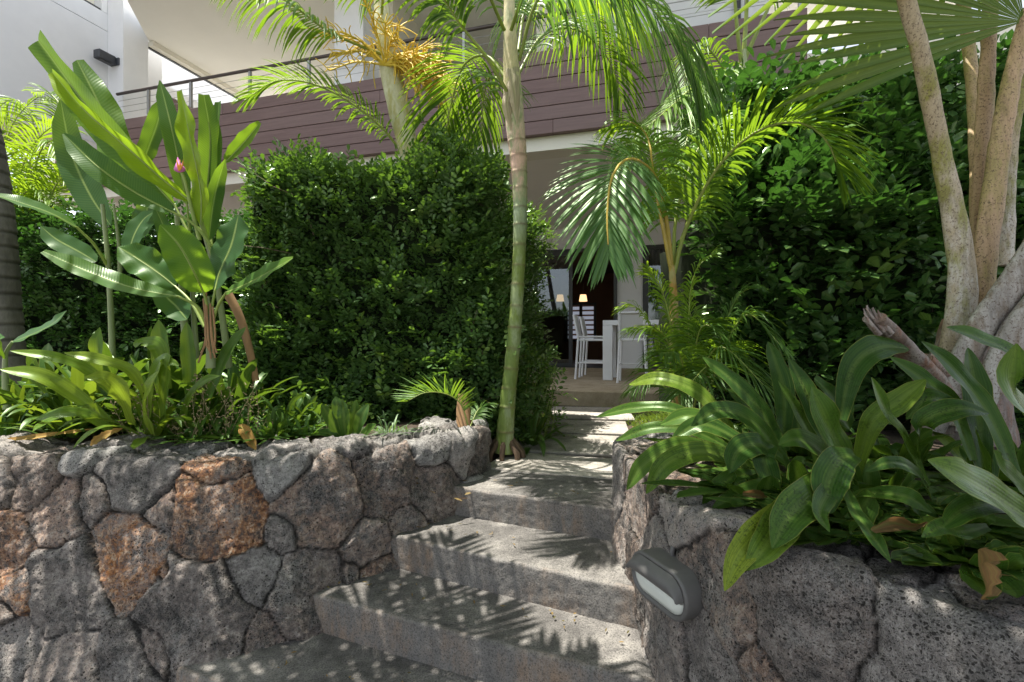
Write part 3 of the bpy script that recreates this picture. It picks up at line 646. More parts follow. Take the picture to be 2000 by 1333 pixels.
for k in range(7): part('slat', N_.m, [(-2.57, -2.15, 11.42, 11.44, 1.65+k*.175, 1.76+k*.175), (-2.03, -1.63, 11.42, 11.44, 1.65+k*.175, 1.76+k*.175)], lv)
# wall box lamp on the column
def w2(s, d, z):
    return np.array([1.29+.959*s+.282*d, 7.1-.282*s+.959*d, z])
lb = empty('wall_lamp', w2(-9.3, .1, 6.9), 'small dark grey box lamp fixed to the white column above the balcony rail', 'lamp', rz=BZ); LOCAL.add(lb.name)
g = G(); box(g, -.11, .11, -.03, 0, -.07, .07, bev=.006); g.build('backplate', M['black_box'], lb, False)
g = G(); box(g, -.10, .06, -.34, -.032, -.075, .085, bev=.012); g.build('housing', M['black_box'], lb, False)
g = G(); box(g, -.07, .03, -.30, -.10, -.082, -.076); g.build('lens', plain('dark_lens', (.01, .01, .012), .2, .1, 5), lb, False)
# pendants
for k, px in enumerate((1094, 1139)):
    dd = 8.3; r_ = (px-1000)/1000; s_ = (r_*(7.1+.959*dd)-1.29-.282*dd)/(.959+.282*r_); q_ = w2(s_, dd, 4.0)
    zc = 1.56+(667-583)/1000*q_[1]
    pn = empty('pendant_lamp', (q_[0], q_[1], 4.0), ['small lit pendant seen through the glass of the sliding door', 'small lit pendant in the open doorway above the louvred window'][k], 'lamp', 'lit pendants inside the room')
    g = G(); tube(g, [(q_[0], q_[1], 4.0), (q_[0], q_[1], zc+.09)], .006, 6); g.build('cord', M['dark_frame'], pn)
    g = G(); tube(g, [(q_[0], q_[1], zc-.10), (q_[0], q_[1], zc+.1)], [.125, .09], 16); g.build('lamp_shade', M['shade'], pn)
# bar table and stools
def tw(px, Y): return np.array([(px-1000)/1000*Y, Y, .86])
TB = tw(1195, 9.2)
tb = empty('bar_table', TB, 'tall pale grey slab-legged bar table on the shaded patio', 'table', rz=BZ); LOCAL.add('bar_table')
g = G(); box(g, -.15, 1.35, -.1, .75, .98, 1.07, bev=.006); g.build('tabletop', M['white_metal'], tb, False)
for (x, y) in ((-.15, -.1), (-.15, .63), (1.18, -.1), (1.18, .63)):
    g = G(); box(g, x, x+.17, y, y+.12, 0, .978, bev=.006); g.build('leg', M['white_metal'], tb, False)
def stool():
    t = empty('bar_stool', (0, 0, 0), cat='bar stool', group='white bar stools round the patio table'); LOCAL.add(t.name)
    g = G(); box(g, -.22, .22, -.22, .22, .70, .745, bev=.01); g.build('seat', M['white_metal'], t, False)
    bk = G(); tube(bk, [(-.24, -.2, .74), (-.33, -.2, 1.18)], .022, 6); tube(bk, [(-.24, .2, .74), (-.33, .2, 1.18)], .022, 6); tube(bk, [(-.33, -.21, 1.17), (-.33, .21, 1.17)], .02, 6)
    b = bk.build('back_frame', M['white_metal'], t)
    g = G(); q_ = [(-.235, -.19, .80), (-.235, .19, .80), (-.325, .19, 1.16), (-.325, -.19, 1.16)]
    g.add(q_+[(a+.008, b_, c) for a, b_, c in q_], [(0, 1, 2, 3), (7, 6, 5, 4), (0, 4, 5, 1), (2, 6, 7, 3), (1, 5, 6, 2), (0, 3, 7, 4)])
    g.build('sling', M['mesh_fabric'], t, False)
    for sx in (-1, 1):
        for sy in (-1, 1):
            g = G(); tube(g, [(sx*.22+(-.02 if sx < 0 else 0), sy*.2, .78), (sx*.25-(.04 if sx < 0 else 0), sy*.235, 0)], .021, 6); g.build('leg', M['white_metal'], t)
    g = G(); tube(g, [(-.25, .22, .30), (.24, .22, .30)], .016, 6); tube(g, [(-.25, -.22, .30), (.24, -.22, .30)], .016, 6)
    tube(g, [(.24, -.22, .30), (.24, .22, .30)], .016, 6); g.build('footrest', M['white_metal'], t)
    g = G(); tube(g, [(-.26, .225, .78), (.22, .225, .78)], .016, 6); tube(g, [(-.26, -.225, .78), (.22, -.225, .78)], .016, 6); g.build('armrest', M['white_metal'], t)
    return t
st0 = stool()
for i, (px, Y, rz, lab) in enumerate([(1158, 9.55, 0, 'white bar stool on the near left side of the patio table'), (1168, 10.3, 0, 'white bar stool behind the first one left of the table'),
                                      (1236, 8.75, math.pi/2, 'white bar stool with its sling back turned outwards in front of the table')]):
    o = st0
    if i:
        o = st0.copy(); S.collection.objects.link(o)
        for c in st0.children:
            c2 = c.copy(); S.collection.objects.link(c2); c2.parent = o
    o.location = Vector(tw(px, Y)); o.rotation_euler = (0, 0, BZ+rz); o['label'] = lab
# neighbouring white house glimpsed above the right-hand hedge
nb_ = empty('house', (6.5, 12.5, 0), 'bright white neighbouring house glimpsed above the tall hedge on the right', 'house'); LOCAL.add('house')
part('wall', M['white_wall'], [(-1.6, 6, 0, 4, .4, 8.2)], nb_)
part('roof', M['dark_frame'], [(-1.9, 6.3, -.3, 4.3, 8.202, 8.4)], nb_)
wn = part('window', M['dark_frame'], [(2.2, 3.6, -.05, -.004, 5.6, 7.2)], nb_); part('pane', M['glass'], [(2.3, 3.5, -.06, -.052, 5.7, 7.1)], wn)

# bulkhead lamp on the right-hand wall
LC = np.array([.530, 1.70, .762]); LA = math.radians(-86)   # long axis runs along the wall
lw = empty('wall_light', LC, 'oval grey bulkhead wall lamp with hooded frosted lens', 'lamp')
def stadium(L, H, n=14):
    a = []; r = H/2; c = L/2-r
    for t in np.linspace(-math.pi/2, math.pi/2, n): a.append((c+r*math.cos(t), r*math.sin(t)))
    for t in np.linspace(math.pi/2, 3*math.pi/2, n): a.append((-c+r*math.cos(t), r*math.sin(t)))
    return np.array(a)
ax = np.array([.34, -.94, 0]); on = np.array([-.94, -.34, 0])
def shell(g, rings, closed=True):
    k = None; V = []
    for (L, H, dep, dz) in rings:
        s2 = stadium(L, H); V.append(LC[None]+s2[:, :1]*ax+np.array([0, 0, 1.])*(s2[:, 1:]+dz)+on*dep); k = len(s2)
    V = np.array(V); g.add(V.reshape(-1, 3), grid_quads(len(rings), k, True))
    if closed:
        for i in (0, -1):
            c = V[i].mean(0); g.add(np.vstack([V[i], c]), None, None, .5, t=np.stack([np.arange(k), (np.arange(k)+1) % k, np.full(k, k)], -1))
g = G(); shell(g, [(.30, .150, -.09, 0), (.305, .154, .052, 0), (.30, .150, .060, 0), (.278, .128, .062, 0), (.268, .120, .048, 0)]); g.build('housing', M['lamp_body'], lw)
g = G(); shell(g, [(.266, .118, .047, 0), (.262, .114, .056, 0), (.22, .08, .064, 0), (.12, .03, .067, 0)]); g.build('lens', M['lens'], lw)
g = G()
s2 = stadium(.280, .132); up = s2[s2[:, 1] > .004]; up = up[np.argsort(up[:, 0])]
a = LC[None]+up[:, :1]*ax+np.array([0, 0, 1.])*up[:, 1:]+on*.064
lo_ = up.copy(); lo_[:, 1] = .004+(lo_[:, 1]-.004)*.10; lo_[:, 0] *= .96
b = LC[None]+lo_[:, :1]*ax+np.array([0, 0, 1.])*lo_[:, 1:]+on*(.082)
rows = [a+(b-a)*t+on*.018*math.sin(t*3.14)*1.0 for t in np.linspace(0, 1, 6)]
bk = [r_-on*.004-np.array([0, 0, .003]) for r_ in rows[::-1]]
V = np.array(rows+bk); g.add(V.reshape(-1, 3), grid_quads(len(V), V.shape[1])); g.build('visor', M['lamp_body'], lw)
for sx in (-.128, .128):
    g = G(); q_ = LC+ax*sx+on*.060; tube(g, [q_, q_+on*.006], [.006, .005], 8); g.build('screw', M['steel'], lw)
g = G(); q_ = LC-ax*.02+on*-.02; tube(g, catmull([q_+[0, 0, .07], q_+[.0, 0, .10], q_+[.05, .02, .15]], 8), [.009]*8, 7); g.build('conduit', M['lamp_body'], lw)

# ================================================================ HEDGES
def sprig_template(rs, nl=8, ll=.05, lw=.027, drop=.3):
    """a pinnate twig: leaflets alternate along a short stem that grows along +x, z up"""
    V = []; Q = []; st_ = ll*.62; n = 0; seg = []
    for k in range(nl+1):
        last = k == nl; sd = 1 if k % 2 else -1; x0 = st_*k*.55
        ang = 0 if last else sd*math.radians(rs.uniform(45, 70)); L = ll*rs.uniform(.8, 1.1)*(1 if not k < 2 else .8); W = lw*rs.uniform(.85, 1.1)
        d_ = np.array([math.cos(ang), math.sin(ang), rs.uniform(-.1, .25)]); d_ /= np.linalg.norm(d_)
        s_ = np.cross([0, 0, 1], d_); s_ /= np.linalg.norm(s_); u_ = np.cross(d_, s_)
        roll = rs.uniform(-.5, .5); s_, u_ = s_*math.cos(roll)+u_*math.sin(roll), u_*math.cos(roll)-s_*math.sin(roll)
        b = np.array([x0, 0, 0])
        p = [b, b+d_*L*.35+s_*W*.36+u_*W*.12, b+d_*L*.72+s_*W*.5+u_*W*.16, b+d_*L, b+d_*L*.72-s_*W*.5+u_*W*.16, b+d_*L*.35-s_*W*.36+u_*W*.12, b+d_*L*.38, b+d_*L*.74]
        p = [q_-np.array([0, 0, drop*(q_[0]**2+q_[1]**2)*2]) for q_ in p]
        V += p; Q += [(n, n+6, n+1, n), (n+6, n+7, n+2, n+1), (n+7, n+3, n+2, n+2), (n, n+5, n+6, n), (n+5, n+4, n+7, n+6), (n+4, n+3, n+7, n+7)]; n += 8
    return np.array(V), Q
def split_qt(Q):
    q = [a for a in Q if len(set(a)) == 4]; t = [tuple(dict.fromkeys(a)) for a in Q if len(set(a)) == 3]
    return np.array(q), np.array(t)
def basis(d, hint):
    x = nrm(d); y = nrm(np.cross(hint, x)); z = np.cross(x, y); return np.stack([x, y, z], -1)
def scatter(g, pos, dirs, tmpl, scale, rnd):
    R_ = basis(dirs, np.broadcast_to([0, 0, 1.], dirs.shape)+rng.normal(0, .25, dirs.shape))
    which = rng.integers(0, len(tmpl), len(pos))
    for w_, (V, (q, t)) in enumerate(tmpl):
        m = which == w_; k = m.sum()
        if not k: continue
        v = np.einsum('nij,vj->nvi', R_[m], V)*scale[m][:, None, None]+pos[m][:, None]
        o = (np.arange(k)*len(V))[:, None, None]
        rr_ = np.repeat(rnd[m], len(V))+np.tile(np.repeat(rng.normal(0, .09, len(V)//8), 8), k)
        g.add(v.reshape(-1, 3), (q[None]+o).reshape(-1, 4), np.tile(np.tile([[.5, 0], [0, .4], [0, .7], [.5, 1], [1, .7], [1, .4], [.5, .4], [.5, .7]], (len(V)//8, 1)), (k, 1)), rr_, t=(t[None]+o).reshape(-1, 3))
def hedge(label, patches, dens, ll, lw, mat, core, seed, bulge=.10, deep=.30, group=None, bright=.0, twigs=120):
    """patches: (origin, vecA, vecB, outward normal); leaves fill the outer shell of each"""
    rs = random.Random(seed); tm = [(lambda a: (a[0], split_qt(a[1])))(sprig_template(rs, rs.choice([5, 6, 7, 8]), ll, lw)) for _ in range(8)]
    root = empty('hedge', core_base(core), label, 'hedge', group)
    g = G(); tw_ = G()
    for (O, A, B, Nn, dn) in patches:
        O, A, B, Nn = map(lambda z: np.array(z, float), (O, A, B, Nn)); Nn /= np.linalg.norm(Nn)
        area = np.linalg.norm(np.cross(A, B)); k = int(area*dens*dn)
        a, b = rng.random(k), rng.random(k); base = O+a[:, None]*A+b[:, None]*B
        bl = fbm(base, 1.6, 3, seed)*bulge*1.6+fbm(base, 5, 2, seed+3)*bulge*.6
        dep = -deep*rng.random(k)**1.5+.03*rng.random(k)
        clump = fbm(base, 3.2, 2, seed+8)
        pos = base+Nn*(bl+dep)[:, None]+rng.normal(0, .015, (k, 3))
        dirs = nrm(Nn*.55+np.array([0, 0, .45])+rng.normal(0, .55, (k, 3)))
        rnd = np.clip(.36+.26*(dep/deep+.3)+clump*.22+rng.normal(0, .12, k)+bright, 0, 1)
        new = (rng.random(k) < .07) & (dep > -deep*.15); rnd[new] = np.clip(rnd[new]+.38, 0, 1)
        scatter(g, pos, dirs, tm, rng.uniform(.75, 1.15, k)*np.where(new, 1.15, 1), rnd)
        for _ in range(int(twigs*area/6)):
            i = rng.integers(k); p0 = base[i]+Nn*(bl[i]-deep*.9); d_ = nrm(Nn+rng.normal(0, .6, 3)+np.array([0, 0, .4]))
            L = rng.uniform(.2, .42); tube(tw_, [p0, p0+d_*L*.5+rng.normal(0, .02, 3), p0+d_*L], [.005, .0035, .002], 4, cap=False)
    g.build('foliage', mat, root); tag(tw_.build('twigs', M['twig'], root), kind='stuff')
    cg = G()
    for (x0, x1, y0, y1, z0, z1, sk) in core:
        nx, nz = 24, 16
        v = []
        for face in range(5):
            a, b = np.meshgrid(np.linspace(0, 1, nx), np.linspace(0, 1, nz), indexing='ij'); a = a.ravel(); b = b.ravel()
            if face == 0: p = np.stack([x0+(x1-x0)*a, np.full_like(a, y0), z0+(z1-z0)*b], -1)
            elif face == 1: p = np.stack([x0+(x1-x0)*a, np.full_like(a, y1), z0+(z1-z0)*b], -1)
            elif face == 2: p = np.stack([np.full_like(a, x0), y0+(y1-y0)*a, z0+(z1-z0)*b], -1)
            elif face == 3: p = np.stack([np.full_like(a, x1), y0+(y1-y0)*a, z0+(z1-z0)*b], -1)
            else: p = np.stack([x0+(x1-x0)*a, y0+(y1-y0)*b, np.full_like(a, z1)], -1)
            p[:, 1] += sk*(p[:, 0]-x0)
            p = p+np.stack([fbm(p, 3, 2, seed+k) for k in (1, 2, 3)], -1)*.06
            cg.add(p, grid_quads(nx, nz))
    cg.build('dark_core', M['core'], root)  # solid dark filling added to block light and view through the leaves
    return root
def core_base(core):
    return ((core[0][0]+core[0][1])/2, (core[0][2]+core[0][3])/2, core[0][4])
hedge('clipped dark green hedge behind the left lava wall, its end facing the path', [
    ((-2.15, 3.95, .75), (2.05, 0.0, 0), (0, .25, 2.25), (0, -1, .1), 1.0),
    ((-2.15, 4.2, 3.02), (2.05, 0, 0), (0, 1.3, .1), (0, -.1, 1), .6),
    ((-2.35, 5.2, .75), (.15, -1.25, 0), (.22, 0, 2.15), (-1, -.1, .3), .7),
    ((-.08, 3.95, .75), (.42, 1.9, 0), (-.15, .0, 2.08), (1, -.15, .1), .8)],
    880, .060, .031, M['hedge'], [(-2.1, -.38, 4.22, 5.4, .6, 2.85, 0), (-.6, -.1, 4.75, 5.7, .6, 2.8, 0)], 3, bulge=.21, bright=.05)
hedge('darker hedge standing behind the banana stems at the far left', [
    ((-6.3, 4.9, .7), (4.0, -.15, 0), (0, .15, 2.05), (0, -1, .1), .8), ((-6.3, 5.05, 2.75), (4.0, -.15, 0), (0, 1.2, 0), (0, -.1, 1), .4)],
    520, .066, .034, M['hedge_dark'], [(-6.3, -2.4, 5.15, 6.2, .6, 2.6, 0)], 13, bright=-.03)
hedge('tall loose dark hedge with large glossy leaves filling the right side', [
    ((1.45, 3.35, .95), (2.5, -.45, 0), (.10, .35, 1.5), (-.1, -1, .05), 1.0),
    ((1.48, 3.62, 2.3), (2.9, -.42, 0), (.35, .6, 1.35), (-.1, -1, .2), 1.0),
    ((1.45, 3.35, .95), (.95, 2.5, 0), (.10, .5, 2.2), (-1, -.2, .1), .6),
    ((1.7, 4.3, 3.55), (3.2, -.5, 0), (0, 1.4, .1), (0, -.3, 1), .5)],
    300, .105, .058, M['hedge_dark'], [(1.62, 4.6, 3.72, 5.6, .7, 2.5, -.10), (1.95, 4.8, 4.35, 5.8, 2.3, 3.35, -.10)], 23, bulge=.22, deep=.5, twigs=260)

# ================================================================ PALMS
def frond(root, spine, n=46, L=.55, w=.026, mat='palm', rmat='rachis', rrad=.014, up=.25, droop=.45, a0=70, a1=25, start=.14, hint=(0, 0, 1), rnd=.5, rv=.12, both=(1, 1), gone=.0, seg=6, side_hint=None, tw=0, label=None, shape=None):
    sp = catmull(PL(spine) if len(spine[0]) == 3 and spine[0][0] > 20 or spine[0][0] < -20 else np.array(spine, float), 60)
    return frond_w(root, sp, n, L, w, mat, rmat, rrad, up, droop, a0, a1, start, hint, rnd, rv, both, gone, seg, label, shape)
def frond_w(root, sp, n=46, L=.55, w=.026, mat='palm', rmat='rachis', rrad=.014, up=.25, droop=.45, a0=70, a1=25, start=.14, hint=(0, 0, 1), rnd=.5, rv=.12, both=(1, 1), gone=.0, seg=6, label=None, shape=None):
    if w < .04: w, n = w*.76, int(n*1.12)
    T = nrm(np.gradient(sp, axis=0)); H = np.broadcast_to(np.array(hint, float), T.shape)
    Sd = np.cross(T, H); ok = np.linalg.norm(Sd, axis=1); Sd = nrm(Sd)
    for i in range(1, len(Sd)):
        if np.dot(Sd[i], Sd[i-1]) < 0: Sd[i] = -Sd[i]
    if ok[0] < .2: Sd[0] = Sd[min(20, len(Sd)-1)]
    for _ in range(6): Sd[1:-1] = nrm(Sd[:-2]+Sd[1:-1]+Sd[2:])
    U = nrm(np.cross(Sd, T)); g = G(); t = np.linspace(0, 1, seg)
    wp = np.interp(t, [0, .12, .45, .8, 1], [.35, .85, 1, .62, .02])
    for k in range(n):
        f = start+(1-start)*(k+.5*rng.random())/n
        x = f*(len(sp)-1); i = min(int(x), len(sp)-2); u = x-i
        p0 = sp[i]*(1-u)+sp[i+1]*u; tt, ss, uu = T[i], Sd[i], U[i]
        g_ = (f-start)/(1-start); ll = L*(np.interp(g_, [0, .12, .45, .8, 1], [.55, .85, 1, .72, .32]) if shape is None else np.interp(g_, [0, .3, .7, 1], shape))
        an = math.radians(a0+(a1-a0)*g_)
        for sd in (-1, 1):
            if not both[0 if sd < 0 else 1] or rng.random() < gone: continue
            an_ = an+rng.normal(0, .06); l_ = ll*rng.uniform(.9, 1.06)
            d_ = nrm(tt*math.cos(an_)+ss*sd*math.sin(an_)+uu*(up+rng.normal(0, .07)))
            dr = droop*rng.uniform(.75, 1.3)
            pt = p0+np.outer(t, d_)*l_; pt[:, 2] -= dr*l_*t**2.1
            # inextensible: pull back outward travel a little
            pt = p0+(pt-p0)*(1-.18*min(dr, 1.2)*t[:, None]**2)
            ribbon(g, pt, wp*w*rng.uniform(.85, 1.1), hint=uu+rng.normal(0, .12, 3), cols=3, fold=-.35, r=float(np.clip(rnd+rng.normal(0, rv), 0, 1)))
    o = g.build('frond', M[mat], root)
    if label: o['label'] = label
    g = G(); tube(g, sp[::3], np.linspace(rrad, rrad*.25, len(sp[::3])), 7); g.build('rachis', M[rmat], o)
    return o
def trunk(root, spine, rad, mat, rings=[], name='trunk', n=20, res=140, ringw=.010, bulge=.006, r=.5, seed=0):
    res = 420
    sp = catmull(PL(spine) if spine[0][0] > 20 or spine[0][0] < -20 else np.array(spine, float), res); t = np.linspace(0, 1, res)
    rr_ = np.interp(t, np.linspace(0, 1, len(rad)), rad); ring = np.zeros(res)
    L = np.linalg.norm(np.diff(sp, axis=0), axis=1).sum()
    for q_ in rings: e = np.exp(-((t-q_)*L/ringw)**2); ring += e; rr_ = rr_+e*bulge-.5*bulge*np.exp(-((t-q_-.012/L)*L/(ringw*1.6))**2)
    g = G(); tube(g, sp, rr_, n, r)
    v = g.V[0]; v += nrm(v-np.repeat(sp, n, 0))*(fbm(v, 12, 3, seed)*.004)[:, None]
    rg = np.zeros(g.n); rg[:res*n] = np.clip(np.repeat(ring, n), 0, 1)*np.clip(.7+.5*fbm(v, 9, 2, 5), 0, 1)
    return g.build(name, M[mat], root, attrs={'ring': rg})
# --- centre palm
cp = empty('palm_tree', P(988, 872, 3.9), 'slender palm with ringed green trunk and pink crownshaft beside the end of the left wall', 'palm')
trunk(cp, [(984, 885, 3.85), (990, 800, 3.85), (1004, 660, 3.85), (1014, 500, 3.85), (1016, 400, 3.85), (1013, 320, 3.85), (1006, 240, 3.85), (1001, 170, 3.85), (997, 90, 3.85), (994, -30, 3.85), (990, -260, 3.85)],
      [.072, .060, .053, .049, .048, .050, .057, .070, .070, .054, .042, .036, .033, .030], 'trunk_green',
      rings=[.04, .08, .115, .148, .18, .215, .25, .285, .318, .352, .385, .418, .45, .478, .505, .53], seed=2)
g = G()
for (pp, w_) in (([(1000, 130, 3.79), (1004, 180, 3.76), (1010, 242, 3.77)], .09), ([(996, 170, 3.80), (990, 205, 3.77), (998, 258, 3.78)], .07)):
    ribbon(g, catmull(PL(pp), 10), np.interp(np.linspace(0, 1, 10), [0, .6, 1], [1, .8, .05])*w_, hint=(0, -1, 0), cols=5, fold=.0, curl=-.4, r=.95, wave=.5, seed=len(pp))
g.build('dry_sheath', M['sheath'], cp)
g = G()
for k in range(26):
    a = rng.uniform(0, 6.28); r0 = .05; p0 = P(986, 872, 3.87)+np.array([math.cos(a)*r0, math.sin(a)*r0, .06]); tube(g, [p0, p0+np.array([math.cos(a)*.09, math.sin(a)*.09, -.10]), p0+np.array([math.cos(a)*.11, math.sin(a)*.11, -.24])], [.022, .018, .012], 6)
g.build('roots', plain('root', (.10, .065, .04), .9, .4, 14, bump=.4), cp)
kw = dict(mat='palm', L=.62, w=.030)
C = (1001, 175)
frond(cp, [(996, 190, 3.82), (955, 120, 3.7), (900, 50, 3.6), (850, -20, 3.5), (760, -80, 3.3)], n=44, start=.45, **kw, rnd=.5)
frond(cp, [(992, 160, 3.9), (950, 110, 4.0), (905, 130, 4.2), (880, 210, 4.35), (868, 290, 4.45)], n=46, start=.2, mat='palm', L=.62, w=.028, droop=.5, rnd=.35)
frond(cp, [(1010, 150, 3.95), (1060, 70, 4.2), (1130, 60, 4.5), (1190, 120, 4.75), (1215, 200, 4.9)], n=46, start=.15, mat='palm', L=.62, w=.028, droop=.7, rnd=.45)
frond(cp, [(1014, 120, 3.85), (1050, 0, 3.7), (1130, -70, 3.55), (1230, -20, 3.4), (1320, 70, 3.3), (1362, 150, 3.3)], n=66, start=.22, mat='palm_blue', L=.78, w=.034, droop=1.25, a0=75, a1=35, rnd=.45)
frond(cp, [(1012, 100, 3.9), (1030, 10, 4.1), (1090, -40, 4.3), (1180, 0, 4.6), (1240, 60, 4.8)], n=50, start=.2, mat='palm_lime', L=.72, w=.030, droop=1.2, rnd=.5)
frond(cp, [(995, 90, 3.9), (985, -20, 4.0), (930, -90, 4.2), (870, -60, 4.5)], n=40, start=.2, mat='palm', L=.6, w=.028, droop=.9, rnd=.5)
frond(cp, [(998, 60, 3.75), (1040, -60, 3.4), (1090, -150, 3.0), (1180, -190, 2.6), (1260, -150, 2.3)], n=60, start=.2, mat='palm', L=.7, w=.030, droop=.7, rnd=.45)
frond(cp, [(985, 60, 3.8), (930, -60, 3.4), (850, -180, 3.0), (760, -230, 2.7)], n=50, start=.2, mat='palm', L=.6, w=.030, droop=.6, rnd=.45)
frond(cp, [(1002, 240, 3.95), (990, 180, 4.0), (960, 150, 4.2), (945, 190, 4.4), (940, 270, 4.5)], n=34, start=.2, mat='palm', L=.5, w=.024, droop=.6, rnd=.55)
# --- palm with golden flowers behind the hedge
lp = empty('palm_tree', P(812, 700, 4.75), 'leaning palm with a smooth cream crownshaft and a golden flower spray above the hedge', 'palm')
trunk(lp, [(840, 640, 4.75), (822, 440, 4.75), (803, 318, 4.75), (786, 240, 4.75), (764, 145, 4.75), (750, 60, 4.75), (742, -40, 4.75), (735, -200, 4.75)],
      [.055, .055, .058, .085, .105, .095, .07, .05, .04], 'trunk_cream', rings=[.31, .335, .355, .36], seed=8)
g = G(); rs = random.Random(5)
HC = P(752, 128, 4.66)
for k in range(30):
    a = rs.uniform(-2.9, .35) if k % 3 else rs.uniform(-.1, .9); L_ = rs.uniform(.35, .62)
    d_ = np.array([math.cos(a)*1.0, rs.uniform(-.65, .35), -math.sin(a)*.62+.0]); d_ = d_/np.linalg.norm(d_)
    mid = HC+d_*L_*.5+np.array([0, 0, .03]); end = HC+d_*L_+np.array([0, 0, -.05-.1*rs.random()])
    c = catmull([HC, mid, end], 12); tube(g, c, np.linspace(.011, .006, 12), 6)
    for j in range(2, 12):
        for _ in range(1 if j < 5 else 2):
            q_ = c[j]; e = nrm(d_*.8+np.array([rs.uniform(-1, 1), rs.uniform(-1, 1), rs.uniform(-1, .8)])); l2 = rs.uniform(.09, .2)
            m_ = q_+e*l2*.5+np.array([rs.uniform(-.02, .02), 0, rs.uniform(-.02, .02)])
            tube(g, catmull([q_, m_, q_+e*l2+np.array([0, 0, -.03])], 6), np.linspace(.0065, .004, 6), 5)
g.build('flower_spray', M['flower_gold'], lp)
kw = dict(mat='palm', L=.6, w=.028)
frond(lp, [(752, 110, 4.7), (690, 85, 4.5), (640, 62, 4.3), (570, 10, 4.1), (500, -30, 3.9), (430, -70, 3.7)], n=40, start=.35, both=(1, 1), up=.0, droop=.9, mat='palm', L=.42, w=.026, rnd=.1)
frond(lp, [(786, 300, 4.8), (745, 250, 4.7), (690, 205, 4.6), (620, 168, 4.5), (545, 158, 4.4), (480, 195, 4.35)], n=54, start=.12, L=.46, w=.026, mat='palm', up=.25, droop=.35, rnd=.35)
frond(lp, [(745, 60, 4.8), (700, -20, 4.7), (640, -60, 4.5), (570, -60, 4.3)], n=36, start=.2, **kw, rnd=.4)
frond(lp, [(745, 40, 4.75), (752, -60, 4.2), (770, -160, 3.6), (800, -190, 3.1)], n=44, start=.2, L=.6, w=.028, mat='palm', droop=.7, rnd=.4)
# --- slim golden palm at the patio corner
gp = empty('palm_tree', P(1318, 800, 3.36), 'slim golden-stemmed young palm with arching fronds at the right of the patio', 'palm')
trunk(gp, [(1320, 810, 3.36), (1318, 690, 3.36), (1316, 600, 3.36), (1313, 520, 3.36)], [.034, .032, .032, .028, .020], 'trunk_gold', rings=[.42, .62], seed=4)
frond(gp, [(1312, 535, 3.36), (1304, 450, 3.32), (1288, 365, 3.20), (1262, 325, 3.04), (1226, 312, 2.88), (1196, 345, 2.74), (1186, 420, 2.64), (1189, 500, 2.60)], n=52, start=.42, L=0.44, w=.027, mat='palm_blue', rmat='rachis_gold', up=.1, droop=.28, a0=72, a1=22, rnd=.55, rrad=.017, hint=(-.25, -.9, .4))
frond(gp, [(1316, 535, 3.36), (1335, 460, 3.32), (1372, 375, 3.20), (1425, 300, 3.08), (1490, 252, 2.96), (1560, 240, 2.88), (1612, 272, 2.80), (1640, 335, 2.80)], n=64, start=.22, L=0.55, w=.030, mat='palm', rmat='rachis', up=.35, droop=.35, a0=72, a1=25, rnd=.6, rrad=.016)
frond(gp, [(1309, 520, 3.32), (1290, 420, 3.28), (1275, 330, 3.28), (1265, 270, 3.36), (1235, 240, 3.44), (1190, 250, 3.52)], n=48, start=.25, L=0.42, w=.026, mat='palm_lime', rmat='rachis_gold', up=.1, droop=.6, rnd=.55)
frond(gp, [(1316, 535, 3.36), (1320, 430, 3.44), (1350, 320, 3.60), (1400, 240, 3.68), (1440, 230, 3.76)], n=46, start=.25, L=0.50, w=.028, mat='palm_lime', up=.1, droop=.7, rnd=.4)
# --- pale palm farther back on the right
bp = empty('palm_tree', P(1447, 640, 5.4), 'pale green palm shaft standing behind the arching frond before the plum cladding', 'palm')
trunk(bp, [(1447, 640, 5.4), (1446, 400, 5.4), (1446, 260, 5.4), (1449, 160, 5.4), (1452, 100, 5.4)], [.06, .06, .062, .068, .055, .04], 'trunk_pale', rings=[.80], seed=6)
for spn, m_, r_ in (([(1449, 130, 5.4), (1440, 60, 5.3), (1434, -10, 5.2), (1420, -120, 5.0)], 'palm', .5), ([(1452, 120, 5.4), (1457, 40, 5.35), (1462, -60, 5.3), (1470, -200, 5.1)], 'palm', .5),
                    ([(1453, 120, 5.4), (1485, 50, 5.3), (1520, -20, 5.2), (1580, -110, 5.0)], 'palm', .5)):
    frond(bp, spn, n=40, start=.55, L=.6, w=.03, mat=m_, rnd=r_, rrad=.026)
frond(bp, [(1448, 190, 5.3), (1420, 150, 5.0), (1370, 160, 4.7), (1310, 210, 4.4), (1250, 265, 4.2), (1215, 330, 4.1)], n=54, start=.12, L=.56, w=.030, mat='palm_lime', up=.2, droop=.55, rnd=.65)
frond(bp, [(1446, 230, 5.3), (1400, 190, 5.0), (1360, 230, 4.8), (1335, 300, 4.6), (1330, 380, 4.5)], n=44, start=.12, L=.5, w=.028, mat='palm_lime', up=.2, droop=.6, rnd=.5)
frond(bp, [(1450, 200, 5.3), (1410, 130, 5.1), (1375, 90, 5.0), (1345, 110, 4.9), (1335, 200, 4.8)], n=36, start=.2, L=.45, w=.026, mat='palm', up=.2, droop=.8, rnd=.5)
